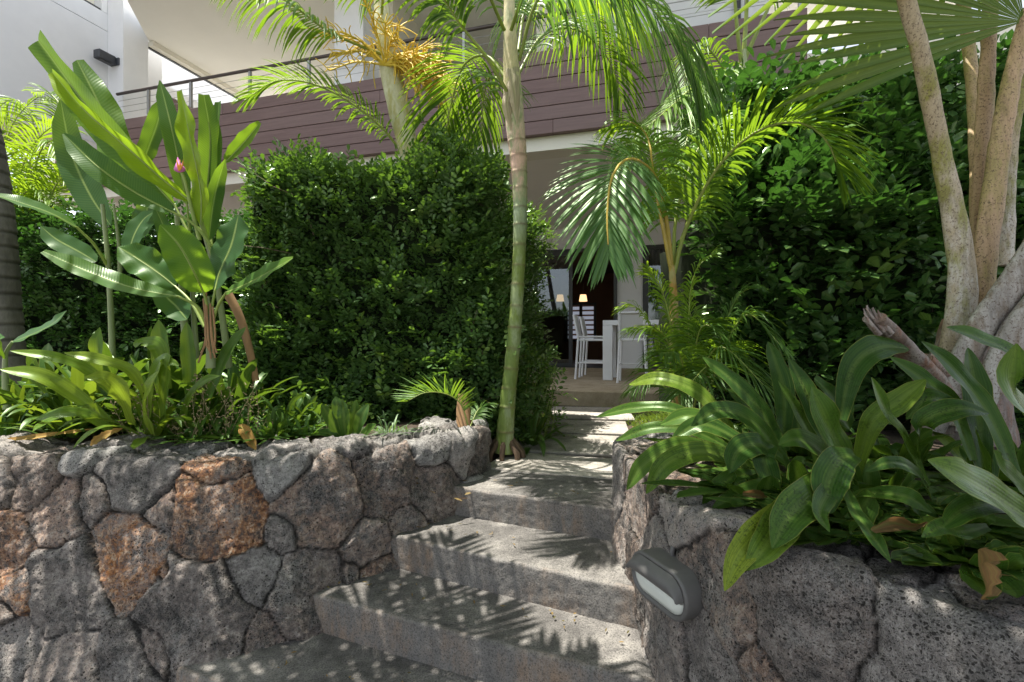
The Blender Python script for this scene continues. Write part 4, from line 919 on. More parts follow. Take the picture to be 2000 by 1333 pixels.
# --- low feathery palm clump beside the patio
ac = empty('palm_clump', P(1330, 800, 3.34), 'low feathery palm clump beneath the golden palm beside the patio step', 'palm')
for b_, t1, t2, L_, m_, r_ in [((1330, 800, 3.27), (1300, 660, 3.19), (1235, 640, 3.12), .30, 'palm_lime', .6), ((1340, 800, 3.27), (1300, 590, 3.27), (1262, 520, 3.19), .26, 'palm_lime', .7),
                          ((1350, 800, 3.19), (1370, 640, 3.04), (1450, 690, 2.89), .34, 'palm', .4), ((1350, 810, 3.19), (1400, 680, 2.89), (1500, 760, 2.66), .36, 'palm', .3),
                          ((1345, 800, 3.19), (1350, 560, 3.19), (1395, 490, 3.19), .30, 'palm_lime', .6), ((1330, 820, 3.27), (1290, 730, 3.12), (1235, 760, 3.04), .26, 'palm', .5),
                          ((1340, 800, 3.04), (1330, 700, 2.81), (1290, 690, 2.66), .30, 'palm', .3), ((1360, 820, 3.19), (1430, 600, 3.19), (1475, 560, 3.12), .30, 'palm_blue', .6),
                          ((1330, 820, 3.04), (1380, 720, 2.74), (1330, 770, 2.51), .3, 'palm', .25), ((1340, 810, 3.27), (1260, 620, 3.34), (1215, 600, 3.34), .26, 'palm_lime', .5),
                          ((1370, 800, 3.04), (1450, 620, 2.96), (1530, 680, 2.81), .3, 'palm', .3), ((1345, 810, 3.42), (1350, 620, 3.50), (1310, 560, 3.57), .3, 'palm_lime', .4)]:
    frond(ac, [b_, t1, t2], n=38, start=.3, L=L_, w=.016, mat=m_, up=.15, droop=.5, rnd=r_, rrad=.008, seg=5)
# --- palm seedling in front of the hedge
sp_ = empty('palm_seedling', P(905, 820, 3.5), 'small palm seedling with one arched frond at the foot of the hedge', 'palm')
frond(sp_, [(915, 835, 3.45), (900, 790, 3.45), (870, 770, 3.4), (830, 768, 3.35), (795, 785, 3.3)], n=30, start=.18, L=.30, w=.016, mat='palm', up=.5, droop=.1, rnd=.5, rrad=.006, a0=75, a1=35)
frond(sp_, [(918, 835, 3.5), (935, 800, 3.6), (960, 790, 3.6)], n=18, start=.2, L=.2, w=.014, mat='palm', rnd=.4, rrad=.005)
g = G(); tube(g, PL([(908, 850, 3.55), (905, 800, 3.6), (903, 770, 3.62)]), [.06, .05, .03], 10); g.build('stem', M['banana_dry'], sp_)
# --- far left: dark trunk and bright feathery palm
dp = empty('palm_tree', P(8, 760, 4.0), 'dark fibrous ringed trunk cut by the left edge of the photo', 'palm')
trunk(dp, [(20.5, 820, 3.9), (2, 640, 3.9), (-10, 450, 3.9), (-28, 300, 3.9), (-70, 100, 3.9), (-140, -300, 3.9)], [.14, .13, .12, .11, .10, .09], 'trunk_dark', rings=list(np.linspace(.03, .9, 34)), ringw=.012, bulge=-.010, seed=9)
fa = empty('palm_clump', P(60, 620, 5.6), 'sunlit yellow-green feathery palm clump before the left building corner', 'palm')
for spn, r_ in (([(40, 560, 5.6), (20, 350, 5.6), (-10, 260, 5.6), (-80, 240, 5.6)], .6), ([(60, 560, 5.6), (70, 330, 5.6), (60, 225, 5.6), (20, 195, 5.6), (-30, 240, 5.6)], .45), ([(60, 560, 5.4), (60, 380, 5.4), (90, 280, 5.3), (150, 300, 5.2), (185, 380, 5.2)], .75),
                ([(50, 560, 5.5), (30, 420, 5.4), (50, 310, 5.3), (100, 250, 5.3), (150, 255, 5.3)], .6), ([(60, 560, 5.4), (90, 420, 5.3), (120, 350, 5.2), (170, 370, 5.1)], .7), ([(40, 560, 5.8), (10, 300, 5.8), (60, 200, 5.8), (110, 190, 5.8)], .35),
                ([(70, 570, 5.3), (20, 440, 5.2), (60, 370, 5.2), (110, 400, 5.1)], .85), ([(60, 560, 5.5), (110, 330, 5.5), (130, 240, 5.6), (100, 185, 5.7), (60, 180, 5.8)], .4), ([(50, 570, 5.3), (60, 330, 5.3), (20, 300, 5.2), (-20, 350, 5.2)], .8), ([(60, 570, 5.2), (0, 450, 5.1), (20, 390, 5.1), (60, 400, 5.0)], .8)):
    frond(fa, spn, n=44, start=.3, L=.40, w=.024, mat='palm_lime', rnd=r_, droop=.4, up=.3, seg=5)
# --- fan palm on the right
fp = empty('fan_palm', P(1890, 700, 2.3), 'massive fan palm with thick mossy and tan leaf stalks and a huge pleated leaf', 'palm')
def stalk(spine, rad, mat, lab, flat=.55, seed=0, name='petiole'):
    sp = catmull(PL(spine), 60); t = np.linspace(0, 1, 60); rr_ = np.interp(t, np.linspace(0, 1, len(rad)), rad)
    g = G(); n_ = 22
    tube(g, sp, rr_, n_, .5, flat=flat); v = g.V[0]; c = np.repeat(sp, n_, 0); th = np.tile(np.arange(n_)/n_*6.283, 60)
    # a channel runs down the upper side
    g.V[0] = v+(c-v)*(np.exp(-((th-4.4)/.42)**2)*.42)[:, None]+nrm(v-c)*(fbm(v, 14, 3, seed)*.006)[:, None]
    o = g.build(name, M[mat], fp); o['label'] = lab; return o
stalk([(1862, 830, 2.25), (1866, 720, 2.25), (1880, 560, 2.25), (1868, 450, 2.25), (1838, 300, 2.2), (1802, 120, 2.08), (1768, -10, 2.0), (1735, -150, 1.95), (1690, -420, 1.95)], [.078, .070, .058, .046, .040, .036, .034, .033], 'pet_moss', 'leaning mossy stalk of the fan palm with a white base', seed=1)
stalk([(1915, 640, 2.42), (1920, 560, 2.42), (1915, 430, 2.42), (1925, 200, 2.42), (1932, 60, 2.42), (1935, -60, 2.42)], [.06, .05, .044, .040, .036, .034], 'pet_tan', 'straight tan stalk behind the speckled one', seed=2)
stalk([(1925, 620, 2.3), (1920, 540, 2.3), (1935, 420, 2.3), (1960, 240, 2.3), (1985, 120, 2.3), (2012, 20, 2.28)], [.050, .054, .052, .046, .042, .036], 'pet_tan', 'speckled tan stalk that carries the pleated leaf', seed=3)
stalk([(1820, 840, 2.15), (1870, 730, 2.1), (1915, 645, 2.1), (1975, 560, 2.1), (2060, 430, 2.1), (2200, 200, 2.1)], [.05, .058, .060, .056, .05], 'pet_grey', 'pale speckled stalk leaning out of the right edge', seed=4)
stalk([(1890, 850, 2.08), (1935, 750, 2.05), (1985, 650, 2.05), (2060, 560, 2.05), (2180, 420, 2.0)], [.05, .06, .062, .06], 'pet_grey', 'lowest pale stalk at the right edge', seed=5)
stalk([(1965, 520, 2.5), (1972, 300, 2.5), (1998, 160, 2.5), (2030, 40, 2.5)], [.04, .038, .034, .03], 'pet_moss', 'thin olive stalk at the back', seed=6)
stalk([(1850, 790, 2.15), (1800, 722, 2.1), (1745, 662, 2.05), (1708, 622, 2.0)], [.062, .062, .052, .046], 'pet_dead', 'broken weathered stump of an old leaf stalk', seed=7, name='dead_petiole')
stalk([(1880, 760, 2.2), (1840, 740, 2.15), (1800, 700, 2.1)], [.08, .07, .04], 'pet_dead', 'splintered brown fibre beside the stump', seed=17, name='dead_petiole')
g = G()
for k in range(16):
    t_ = rng.uniform(0, 1); p0 = P(1702+rng.uniform(-8, 22), 624+rng.uniform(-4, 10), 2.0+rng.uniform(-.02, .03)); tube(g, [p0+np.array([.04, 0, -.05]), p0, p0+np.array([-.02+rng.normal(0, .01), 0, .03+rng.uniform(0, .03)])], [.010, .007, .002], 5)
g.build('splinters', M['pet_dead'], fp)
g = G(); tube(g, catmull(PL([(1880, 860, 2.35), (1882, 760, 2.35), (1890, 690, 2.35), (1900, 640, 2.38)]), 12), np.linspace(.19, .12, 12), 20); v = g.V[0]; v += (np.stack([fbm(v, 7, 3, k) for k in (1, 2, 3)], -1)*.03); g.build('leaf_base', M['pet_dead'], fp)
def fan(hub, R, a_lo, a_hi, n, normal_tilt, split=.45, rnd=.5, axis=None, name='fan_leaf', stiff=0):
    pass
    """pleated blade: n ribs radiate from the hub; beyond `split` of the radius the segments part"""
    hub = np.array(hub, float); ex, ey, ez = axis; g = G(); kk = 22
    for i in range(n):
        a = a_lo+(a_hi-a_lo)*(i+rng.normal(0, .10))/n; da = (a_hi-a_lo)/n; Rr = R*(1-.18*abs((i/n)-.5)**1.5)*rng.uniform(.93, 1.04); rows = []
        t = np.linspace(0.02, 1, kk); sag = rng.uniform(.05, .16)
        wfac = np.where(t < split, 1, np.clip(1-((t-split)/(1-split))**1.6, 0.02, 1)*.98)
        for j in range(kk):
            r_ = t[j]*Rr; hw = da/2*min(t[j], split*1.12)/t[j]*wfac[j]
            rr_ = []
            for x in (-1, 0, 1):
                an = a+da/2+x*hw; pl = (.36 if x == 0 else 0)*da/2*min(r_, split*R)*1.6
                q_ = hub+ex*math.cos(an)*r_+ey*math.sin(an)*r_+ez*(pl-normal_tilt*r_*r_)
                q_[2] -= sag*max(0, t[j]-split)**2*R*1.4; rr_.append(q_)
            rows.append(rr_)
        v = np.array(rows); uv = np.stack(np.broadcast_arrays(np.array([0, .5, 1])[None], t[:, None]), -1)
        g.add(v.reshape(-1, 3), grid_quads(kk, 3), uv.reshape(-1, 2), float(np.clip(rnd+rng.normal(0, .13), 0, 1)))
    return g.build(name, M['fan'], fp)
fan(P(2000, 42, 2.28), 1.22, math.radians(112), math.radians(204), 26, -.02, .60, .6, (nrm(np.array([1, .1, 0.])), nrm(np.array([.0, -.25, .97])), nrm(np.array([-.1, .95, .25]))))
fan(P(1690, -420, 1.95), 1.25, math.radians(-60), math.radians(250), 40, .03, .55, .4, (np.array([1, 0, 0.]), np.array([0, .97, .25]), np.array([0, -.25, .97])))
stalk([(1918, 640, 2.5), (1908, 300, 2.7), (1893, 100, 2.9), (1862, -100, 3.1), (1800, -300, 3.3)], [.05, .042, .038, .035, .03], 'pet_tan', 'slender tan stalk added farthest back to carry a shading leaf', seed=12)  # extra stalk, added only to carry the shading leaf
fan(P(1800, -300, 3.3), 1.0, math.radians(-60), math.radians(260), 44, .03, .55, .4, (np.array([1, 0, 0.]), np.array([0, .97, .2]), np.array([0, -.2, .97])))  # unseen leaf added overhead to shade the right hedge
fan(P(1935, -330, 2.3), 1.35, math.radians(-30), math.radians(300), 60, -.05, .5, .4, (np.array([1, 0, 0.]), np.array([0, .97, -.25]), np.array([0, .25, .97])))

# --- palms standing either side of the viewer whose crowns shade the steps
def shade_palm(label, base, top, az, n, seed, L=2.2):
    root = empty('palm_tree', base, label, 'palm'); rs = np.random.default_rng(seed)
    b, t = np.array(base, float), np.array(top, float)
    trunk(root, [tuple(b), tuple(b+(t-b)*.5+[.06, .04, 0]), tuple(t)], [.11, .085, .07], 'trunk_green', rings=list(np.linspace(.05, .8, 24)))
    for k in range(n):
        a = math.radians(az[0]+(az[1]-az[0])*(k+.5)/n); el = math.radians((8, 30, 18)[k % 3]); l_ = L*rs.uniform(.8, 1.1)
        d_ = np.array([math.cos(a), math.sin(a), 0]); u = np.linspace(0, 1, 6)
        for _ in range(12):         # lift the leaf until it hangs clear of the photographed view
            sp = t+np.outer(u, d_)*l_*math.cos(min(el, 1.4)*.7)+np.outer(u, [0, 0, 1])*l_*math.sin(min(el, 1.4)); sp[:, 2] -= u**2.2*l_*.30
            low = sp-[0, 0, .34]; vis = (low[:, 1] > .15) & (low[:, 2]-CZ < low[:, 1]*.685) & (abs(low[:, 0]) < low[:, 1]*1.0+.4)
            if not vis.any(): break
            el += .06
        else: continue
        frond_w(root, catmull(sp, 60), n=28, L=.68, w=.044, mat='palm', up=.08, droop=.22, start=.12, seg=5, a0=65, a1=25)
shade_palm('tall palm behind the viewer whose crown throws striped shade on the steps', (-2.5, -.2, 0), (-2.0, .9, 3.75), (-28, 95), 12, 2)
shade_palm('tall palm left of the viewer whose crown throws shade on the left wall', (-4.2, .9, 0), (-4.0, 1.6, 4.5), (-50, 60), 8, 1, 2.4)
shade_palm('tall palm right of the viewer shading the right wall', (.9, -1.4, 0), (.1, .1, 3.7), (20, 175), 13, 3, 2.1)

# ================================================================ BANANA PLANTS
BW = lambda n, tip=.06: np.interp(np.linspace(0, 1, n), [0, .06, .25, .6, .85, 1], [.12, .55, .95, 1, .72, tip])
def blade(root, spine, width, r=.4, hint=(0, -1, .35), fold=.2, curl=0, wave=.25, mat='banana', pet=None, roll=0, seed=0, tip=.06, cols=9, label=None, petr=.012, prof=None, name='leaf'):
    """spine runs from leaf base to tip in photo pixels + depth"""
    sp = catmull(PL(spine), 34); g = G()
    Ym = np.mean([p[2] for p in spine]); ww = (BW(34, tip) if prof is None else np.interp(np.linspace(0, 1, 34), *prof))*width/1000*Ym
    ribbon(g, sp, ww, hint, cols, fold, r, wave*(.45 if mat == 'banana' and width < 60 and wave < .3 else 1), curl, seed, roll, nfreq=2.6)
    o = g.build(name, M[mat], root)
    if label: o['label'] = label
    if pet:
        g = G(); pp = catmull(PL(pet+[spine[0]]), 14); pp = np.vstack([pp, sp[1:26:3]-np.array([0, 0, .004])])
        tube(g, pp, np.linspace(petr, petr*.28, len(pp)), 7); g.build('petiole', M['petiole'], o)
    return o
bA = empty('banana_plant', P(410, 700, 3.2), 'young banana plant in front with broad low leaves held around a short stem', 'banana plant')
g = G(); tube(g, catmull(PL([(412, 720, 3.2), (411, 660, 3.2), (408, 610, 3.2), (405, 580, 3.2)]), 14), np.linspace(.030, .013, 14), 10); g.build('stem', M['banana_stem'], bA)
g = G()
for k in range(7):
    x = 405+rng.uniform(-8, 12); tube(g, catmull(PL([(x, 610+rng.uniform(-60, 10), 3.18), (x+rng.uniform(-6, 6), 660, 3.16), (x+rng.uniform(-12, 12), 690+rng.uniform(0, 20), 3.16)]), 8), [.006]*8, 5)
g.build('dry_sheath', M['banana_dry'], bA)
blade(bA, [(348, 580, 3.1), (260, 563, 3.0), (170, 530, 2.95), (84, 492, 2.9)], 50, .52, (0, -.6, .8), .15, pet=[(406, 640, 3.2), (385, 600, 3.15)], seed=1, tip=.25)
blade(bA, [(398, 572, 3.15), (378, 530, 3.05), (350, 480, 3.0), (313, 440, 2.95)], 72, .62, (.3, -1, .3), .25, pet=[(408, 640, 3.2), (404, 600, 3.18)], seed=2)
blade(bA, [(420, 568, 3.2), (430, 530, 3.25), (452, 480, 3.3), (466, 420, 3.35)], 74, .22, (-.2, -1, .3), .18, pet=[(412, 640, 3.2), (414, 600, 3.2)], seed=3)
blade(bA, [(442, 572, 3.15), (480, 556, 3.1), (525, 532, 3.05), (572, 505, 3.0)], 50, .62, (0, -.7, .7), .18, pet=[(412, 640, 3.2), (425, 600, 3.18)], seed=4, tip=.2)
blade(bA, [(342, 560, 3.4), (315, 538, 3.4), (275, 510, 3.4), (232, 483, 3.4)], 66, .45, (0, -.8, .6), .2, pet=[(400, 640, 3.3), (372, 590, 3.35)], seed=5)
blade(bA, [(365, 625, 3.35), (345, 600, 3.4), (325, 580, 3.4), (310, 550, 3.4)], 50, .3, (0, -1, .5), .2, seed=6)
bB = empty('banana_plant', P(365, 700, 3.5), 'tall banana clump with upright torn-tipped leaves and a pink flower bud', 'banana plant')
for k, (L_, r0) in enumerate([([(370, 720, 3.5), (358, 610, 3.5), (352, 500, 3.5), (345, 420, 3.5)], .034), ([(385, 720, 3.55), (376, 560, 3.55), (380, 470, 3.55)], .026), ([(448, 720, 3.6), (425, 560, 3.55), (400, 460, 3.5), (380, 400, 3.45)], .030)]):
    g = G(); tube(g, catmull(PL(L_), 20), np.linspace(r0*.8, r0*.42, 20), 10); g.build('stem', M['banana_stem'], bB)
# leaves, far ones first
blade(bB, [(215, 440, 3.9), (175, 380, 3.95), (140, 300, 4.0), (118, 195, 4.0)], 58, .12, (.2, -1, .1), .12, seed=11)
blade(bB, [(250, 390, 3.8), (230, 320, 3.8), (200, 220, 3.85), (150, 118, 3.9)], 62, .62, (.3, -1, .1), -.3, seed=12, tip=.35)
blade(bB, [(340, 400, 3.6), (268, 320, 3.6), (180, 220, 3.6), (75, 80, 3.6)], 60, .60, (-.5, -1, .2), .55, curl=-.2, seed=13, tip=.75, pet=[(380, 480, 3.55)], label='tallest banana leaf with a torn square tip', wave=.15)
blade(bB, [(375, 395, 3.3), (312, 345, 3.25), (245, 285, 3.2), (165, 215, 3.2), (102, 142, 3.2)], 42, .97, (.2, -.8, -.5), .35, curl=.3, wave=.5, seed=15, tip=.4, pet=[(420, 520, 3.4), (396, 440, 3.35)], label='yellow-green leaf coloured as if backlit, with a rippled edge', petr=.013)  # high value picks the yellow that stands in for backlight
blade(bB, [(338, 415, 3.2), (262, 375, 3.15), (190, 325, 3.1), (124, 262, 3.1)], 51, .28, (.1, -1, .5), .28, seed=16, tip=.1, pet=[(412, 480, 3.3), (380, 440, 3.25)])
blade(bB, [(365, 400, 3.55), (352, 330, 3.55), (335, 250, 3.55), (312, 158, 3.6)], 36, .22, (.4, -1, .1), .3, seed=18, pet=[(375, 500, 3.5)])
blade(bB, [(393, 440, 3.3), (392, 370, 3.3), (374, 280, 3.3), (352, 178, 3.3)], 43, .95, (-.3, -1, -.1), .35, wave=.45, seed=19, tip=.3, pet=[(440, 540, 3.4), (410, 480, 3.35)], label='lime leaf coloured as if backlit, standing above the flower bud')  # backlight put into the colour by the same yellow end
blade(bB, [(402, 400, 3.6), (408, 330, 3.6), (410, 260, 3.6), (398, 186, 3.6)], 41, .12, (.6, -1, .1), .3, seed=20, tip=.45, pet=[(420, 520, 3.5)])
blade(bB, [(408, 400, 3.65), (418, 330, 3.65), (424, 270, 3.65), (428, 200, 3.65)], 37, .5, (-.6, -1, .1), .3, seed=21, tip=.5)
blade(bB, [(275, 330, 3.8), (290, 290, 3.8), (308, 240, 3.8), (318, 190, 3.8)], 41, .18, (.2, -1, .2), .2, seed=22)
blade(bB, [(440, 318, 3.6), (462, 295, 3.6), (486, 268, 3.6), (508, 240, 3.6)], 30, .8, (.4, -.8, .5), .45, seed=23, pet=[(420, 450, 3.5), (428, 380, 3.55)], tip=.3)
blade(bB, [(408, 470, 3.4), (415, 410, 3.45), (425, 360, 3.5), (440, 312, 3.5)], 30, .15, (.8, -1, .1), .3, seed=24)
blade(bB, [(360, 560, 3.5), (338, 500, 3.5), (318, 440, 3.5), (300, 400, 3.5)], 30, .1, (.3, -1, .1), .2, seed=25)
blade(bB, [(250, 500, 3.6), (262, 460, 3.65), (280, 430, 3.7), (300, 415, 3.7)], 41, .2, (0, -1, .4), .15, seed=26)
fs = G(); tube(fs, catmull(PL([(390, 470, 3.3), (372, 400, 3.27), (360, 350, 3.25), (353, 335, 3.25)]), 12), np.linspace(.013, .010, 12), 8); fo = fs.build('flower_stalk', M['petiole'], bB)
g = G(); tube(g, catmull(PL([(352, 338, 3.25), (350, 325, 3.24), (347, 308, 3.24)]), 10), np.array([.014, .03, .033, .028, .022, .017, .012, .008, .005, .002]), 10); g.build('bud', M['pink'], fo)
g = G()
for a in (-1, 0, 1): tube(g, catmull(PL([(350, 334, 3.22), (352+a*5, 322, 3.2), (351+a*6, 312, 3.2)]), 6), [.006, .007, .006, .005, .003, .001], 6)
g.build('petal', M['orange'], fo)
bC = empty('banana_plant', P(218, 690, 3.7), 'slim banana plant with a pale stem and drooping leaves at the left', 'banana plant')
for L_, r0 in (([(220, 700, 3.7), (216, 600, 3.7), (210, 500, 3.7), (200, 400, 3.7)], .028), ([(235, 560, 3.75), (232, 480, 3.75), (222, 400, 3.75)], .018)):
    g = G(); tube(g, catmull(PL(L_), 16), np.linspace(r0*.75, r0*.45, 16), 10); g.build('stem', M['banana_stem'], bC)
blade(bC, [(150, 445, 3.5), (105, 420, 3.4), (50, 400, 3.3), (-20, 378, 3.2)], 46, .3, (0, -.6, .8), .2, seed=31, pet=[(210, 520, 3.7), (185, 480, 3.6)])
blade(bC, [(188, 512, 3.6), (150, 490, 3.6), (110, 468, 3.6), (80, 443, 3.6)], 42, .18, (0, -.8, .6), .1, seed=32)
blade(bC, [(262, 470, 3.8), (285, 420, 3.8), (290, 380, 3.8)], 50, .1, (0, -1, .3), .1, seed=33)
bD = empty('banana_plant', P(15, 780, 3.1), 'small banana sucker with one raised leaf at the lower left corner', 'banana plant')
g = G(); tube(g, catmull(PL([(14, 800, 3.1), (10, 730, 3.1), (12, 690, 3.1), (25, 668, 3.1)]), 12), np.linspace(.022, .008, 12), 9); g.build('stem', M['banana_stem'], bD)
blade(bD, [(25, 668, 3.1), (60, 655, 3.05), (100, 635, 3.0), (130, 608, 3.0)], 34, .42, (0, -.7, .7), .2, seed=34)
blade(bD, [(12, 700, 3.1), (-10, 660, 3.0), (-60, 640, 2.9)], 34, .4, (0, -.7, .7), .2, seed=35)
g = G(); tube(g, catmull(PL([(500, 745, 3.45), (486, 680, 3.45), (468, 620, 3.45), (445, 575, 3.45)]), 14), np.linspace(.022, .030, 14), 9)
tag(g.build('dead_banana_stem', M['banana_dry']), 'dry brown banana stem leaning left against the hedge front', 'stem')

# ================================================================ STRAP-LEAVED PLANTS
SW = ([0, .15, .45, .68, .86, .96, 1], [.42, .6, .92, 1, .74, .32, .04])
def rosette(label, base, n, length, width, mat, r=.4, seed=0, spread=(.25, 1.2), droop=.5, group=None, cat='plant', kind='lily', az=None, name=None, hints=None):
    rs = np.random.default_rng(seed); b = np.array(base, float)
    root = empty(name or 'strap_leaf_plant', b, label, cat, group)
    rosette_leaves(root, b, n, length, width, mat, r, rs, spread, droop, az)
    return root
def rosette_leaves(root, b, n, length, width, mat, r, rs, spread, droop, az=None, cols=5):
    for k in range(n):
        a = (k*2.399+rs.normal(0, .25)) if az is None else rs.uniform(*az)
        el = np.interp(k/max(1, n-1), [0, 1], [math.pi/2-spread[0], math.pi/2-spread[1]])+rs.normal(0, .08)
        L = length*rs.uniform(.75, 1.1); d_ = np.array([math.cos(a)*math.cos(el), math.sin(a)*math.cos(el), math.sin(el)])
        t = np.linspace(0, 1, 16); pt = b+np.outer(t, d_)*L+np.array([math.cos(a), math.sin(a), 0])*.02; pt[:, 2] -= droop*L*t**2.3*rs.uniform(.6, 1.3)
        pt += np.array([-math.sin(a), math.cos(a), 0])*(t**2*L*rs.normal(0, .1))[:, None]
        pt[:, 2] = np.maximum(pt[:, 2], np.where(b[0] > .5, np.where(b[1] < 2.6, 1.045, .93), np.where(pt[:, 1] < 3.3, 1.0, b[2]+.02))+.02*t)
        g = G(); ribbon(g, pt, np.interp(t, *SW)*width*rs.uniform(.8, 1.15), (0, 0, 1) if abs(d_[2]) < .95 else (math.cos(a), math.sin(a), .3), cols, .28, float(np.clip(r+rs.normal(0, .16), 0, 1)), .10, 0, k)
        g.build('leaf', M[mat], root)
def heroes(root, L, mat, width_scale=1.0, hint=(0, -.75, .65)):
    for i, (w_, r_, pts) in enumerate(L):
        blade(root, pts[::-1], w_*width_scale, r_, hint, .34, -.1, .14, mat, seed=i*3+1, cols=7, prof=SW)
# left bed
def onsoil(px, Y): x = (px-1000)/1000*Y; return (x, Y, soilz(x, Y))
for k, (px, Y, n, L_, w_, m_, r_, lab) in enumerate([
    (150, 3.15, 20, .62, .050, 'strap_lime', .45, 'lime strap-leaved plant sprawling over the left end of the wall'),
    (300, 3.05, 22, .52, .052, 'strap_lime', .42, 'yellow-green strap-leaved plant with curled leaves below the banana stems'),
    (40, 3.45, 18, .60, .048, 'strap', .5, 'green strap-leaved plant at the foot of the small banana sucker'),
    (420, 3.35, 20, .50, .055, 'strap', .5, 'mid-green strap-leaved plant at the foot of the front banana stem'),
    (560, 3.25, 18, .40, .040, 'strap', .3, 'dark strap-leaved plant left of the small upright plant on the wall'),
    (230, 3.6, 16, .56, .055, 'strap', .55, 'strap-leaved plant behind the lime ones below the slim banana'),
    (360, 3.75, 16, .50, .058, 'strap', .35, 'shaded strap-leaved plant deep behind the banana clump'),
    (90, 3.9, 16, .5, .055, 'strap', .45, 'strap-leaved plant in shade beside the dark palm trunk'),
    (500, 3.7, 14, .45, .05, 'strap', .15, 'very dark strap-leaved plant under the dry banana stem')]):
    rosette(lab, onsoil(px, Y), n+16, L_*1.2, w_*1.1, m_, r_, 50+k, (.05, 1.1), .5, 'strap-leaved plants in the left bed')
for k, (px, Y, n, L_, w_, m_, r_, lab) in enumerate([
    (200, 3.35, 22, .62, .085, 'strap', .6, 'broad upright green plant between the slim banana stem and the lime leaves'), (330, 3.45, 22, .62, .085, 'strap', .55, 'broad upright green plant at the foot of the tall banana clump'),
    (450, 3.5, 18, .55, .075, 'strap', .35, 'broad dark green plant beside the dry brown banana stem'), (100, 3.4, 20, .58, .08, 'strap', .5, 'broad green plant between the banana sucker and the slim banana'),
    (20, 3.2, 20, .60, .05, 'strap_lime', .3, 'long-leaved green plant in the lower left corner of the bed'),
    (260, 3.2, 24, .46, .06, 'strap', .4, 'mid-height green plant in the middle of the left bed behind the arching lime leaves'), (390, 3.12, 24, .40, .05, 'strap', .45, 'low green plant under the short stem of the front banana'),
    (140, 3.0, 22, .40, .045, 'strap', .5, 'low green plant over the wall below the long lime leaves'), (600, 3.4, 22, .38, .05, 'strap', .25, 'dark green plant against the foot of the hedge left of the striped tufts'),
    (540, 3.05, 24, .30, .035, 'strap', .5, 'small arching green plant on the wall between the lily tufts')]):
    rosette(lab, onsoil(px, Y), n+6, L_*(1.5 if k < 4 else 1), w_, m_, r_, 150+k, (.05, .95), .36, 'strap-leaved plants in the left bed')
hl = empty('strap_leaf_plant', onsoil(230, 3.0), 'pale arching strap leaves sweeping left over the wall edge below the bananas', 'plant', 'strap-leaved plants in the left bed')
heroes(hl, [(22, .8, [(20, 686, 2.7), (110, 700, 2.75), (180, 730, 2.85), (250, 800, 2.95)]), (24, .95, [(125, 690, 2.7), (200, 705, 2.75), (260, 730, 2.85), (290, 790, 2.95)]),
            (30, .9, [(0, 722, 2.7), (80, 735, 2.75), (150, 775, 2.85), (220, 830, 2.95)]), (38, 1.0, [(165, 738, 2.7), (205, 742, 2.75), (240, 775, 2.85), (260, 830, 2.95)]),
            (34, .85, [(325, 720, 2.8), (322, 700, 2.8), (300, 740, 2.85), (290, 820, 2.95)]), (32, .8, [(350, 715, 2.8), (330, 712, 2.8), (322, 760, 2.85), (320, 830, 2.95)]),
            (30, .9, [(310, 725, 2.7), (290, 760, 2.72), (285, 800, 2.8), (300, 850, 2.9)]), (30, .8, [(265, 680, 2.9), (275, 670, 2.95), (310, 680, 2.95), (330, 760, 3.0)]),
            (26, .7, [(70, 820, 2.7), (120, 808, 2.72), (170, 812, 2.8), (220, 845, 2.9)]), (24, .8, [(430, 735, 2.9), (400, 745, 2.9), (370, 780, 2.95), (350, 850, 3.0)]),
            (34, .55, [(195, 640, 3.1), (190, 680, 3.1), (200, 720, 3.15), (230, 800, 3.2)]), (36, .5, [(310, 625, 3.2), (315, 680, 3.2), (318, 740, 3.2), (320, 800, 3.2)]),
            (30, .45, [(365, 630, 3.2), (368, 680, 3.2), (372, 740, 3.2), (370, 800, 3.2)]), (30, .45, [(480, 640, 3.2), (450, 680, 3.2), (425, 730, 3.2), (400, 800, 3.2)])], 'strap_lime')
ll = empty('strap_leaf_plant', onsoil(690, 3.1), 'small upright plant with spoon-shaped leaves on the wall before the hedge', 'plant', 'strap-leaved plants in the left bed')
heroes(ll, [(24, .55, [(655, 775, 3.0), (660, 800, 3.0), (670, 860, 3.05)]), (24, .6, [(668, 780, 3.0), (672, 820, 3.0), (676, 865, 3.05)]), (22, .45, [(628, 790, 2.95), (645, 820, 3.0), (668, 865, 3.05)]),
            (26, .4, [(720, 790, 3.0), (705, 820, 3.0), (690, 865, 3.05)]), (22, .6, [(695, 782, 3.05), (692, 820, 3.05), (685, 865, 3.05)]), (22, .3, [(735, 830, 2.95), (715, 845, 3.0), (692, 868, 3.05)]), (22, .3, [(622, 845, 2.95), (645, 850, 3.0), (668, 868, 3.05)])], 'strap')
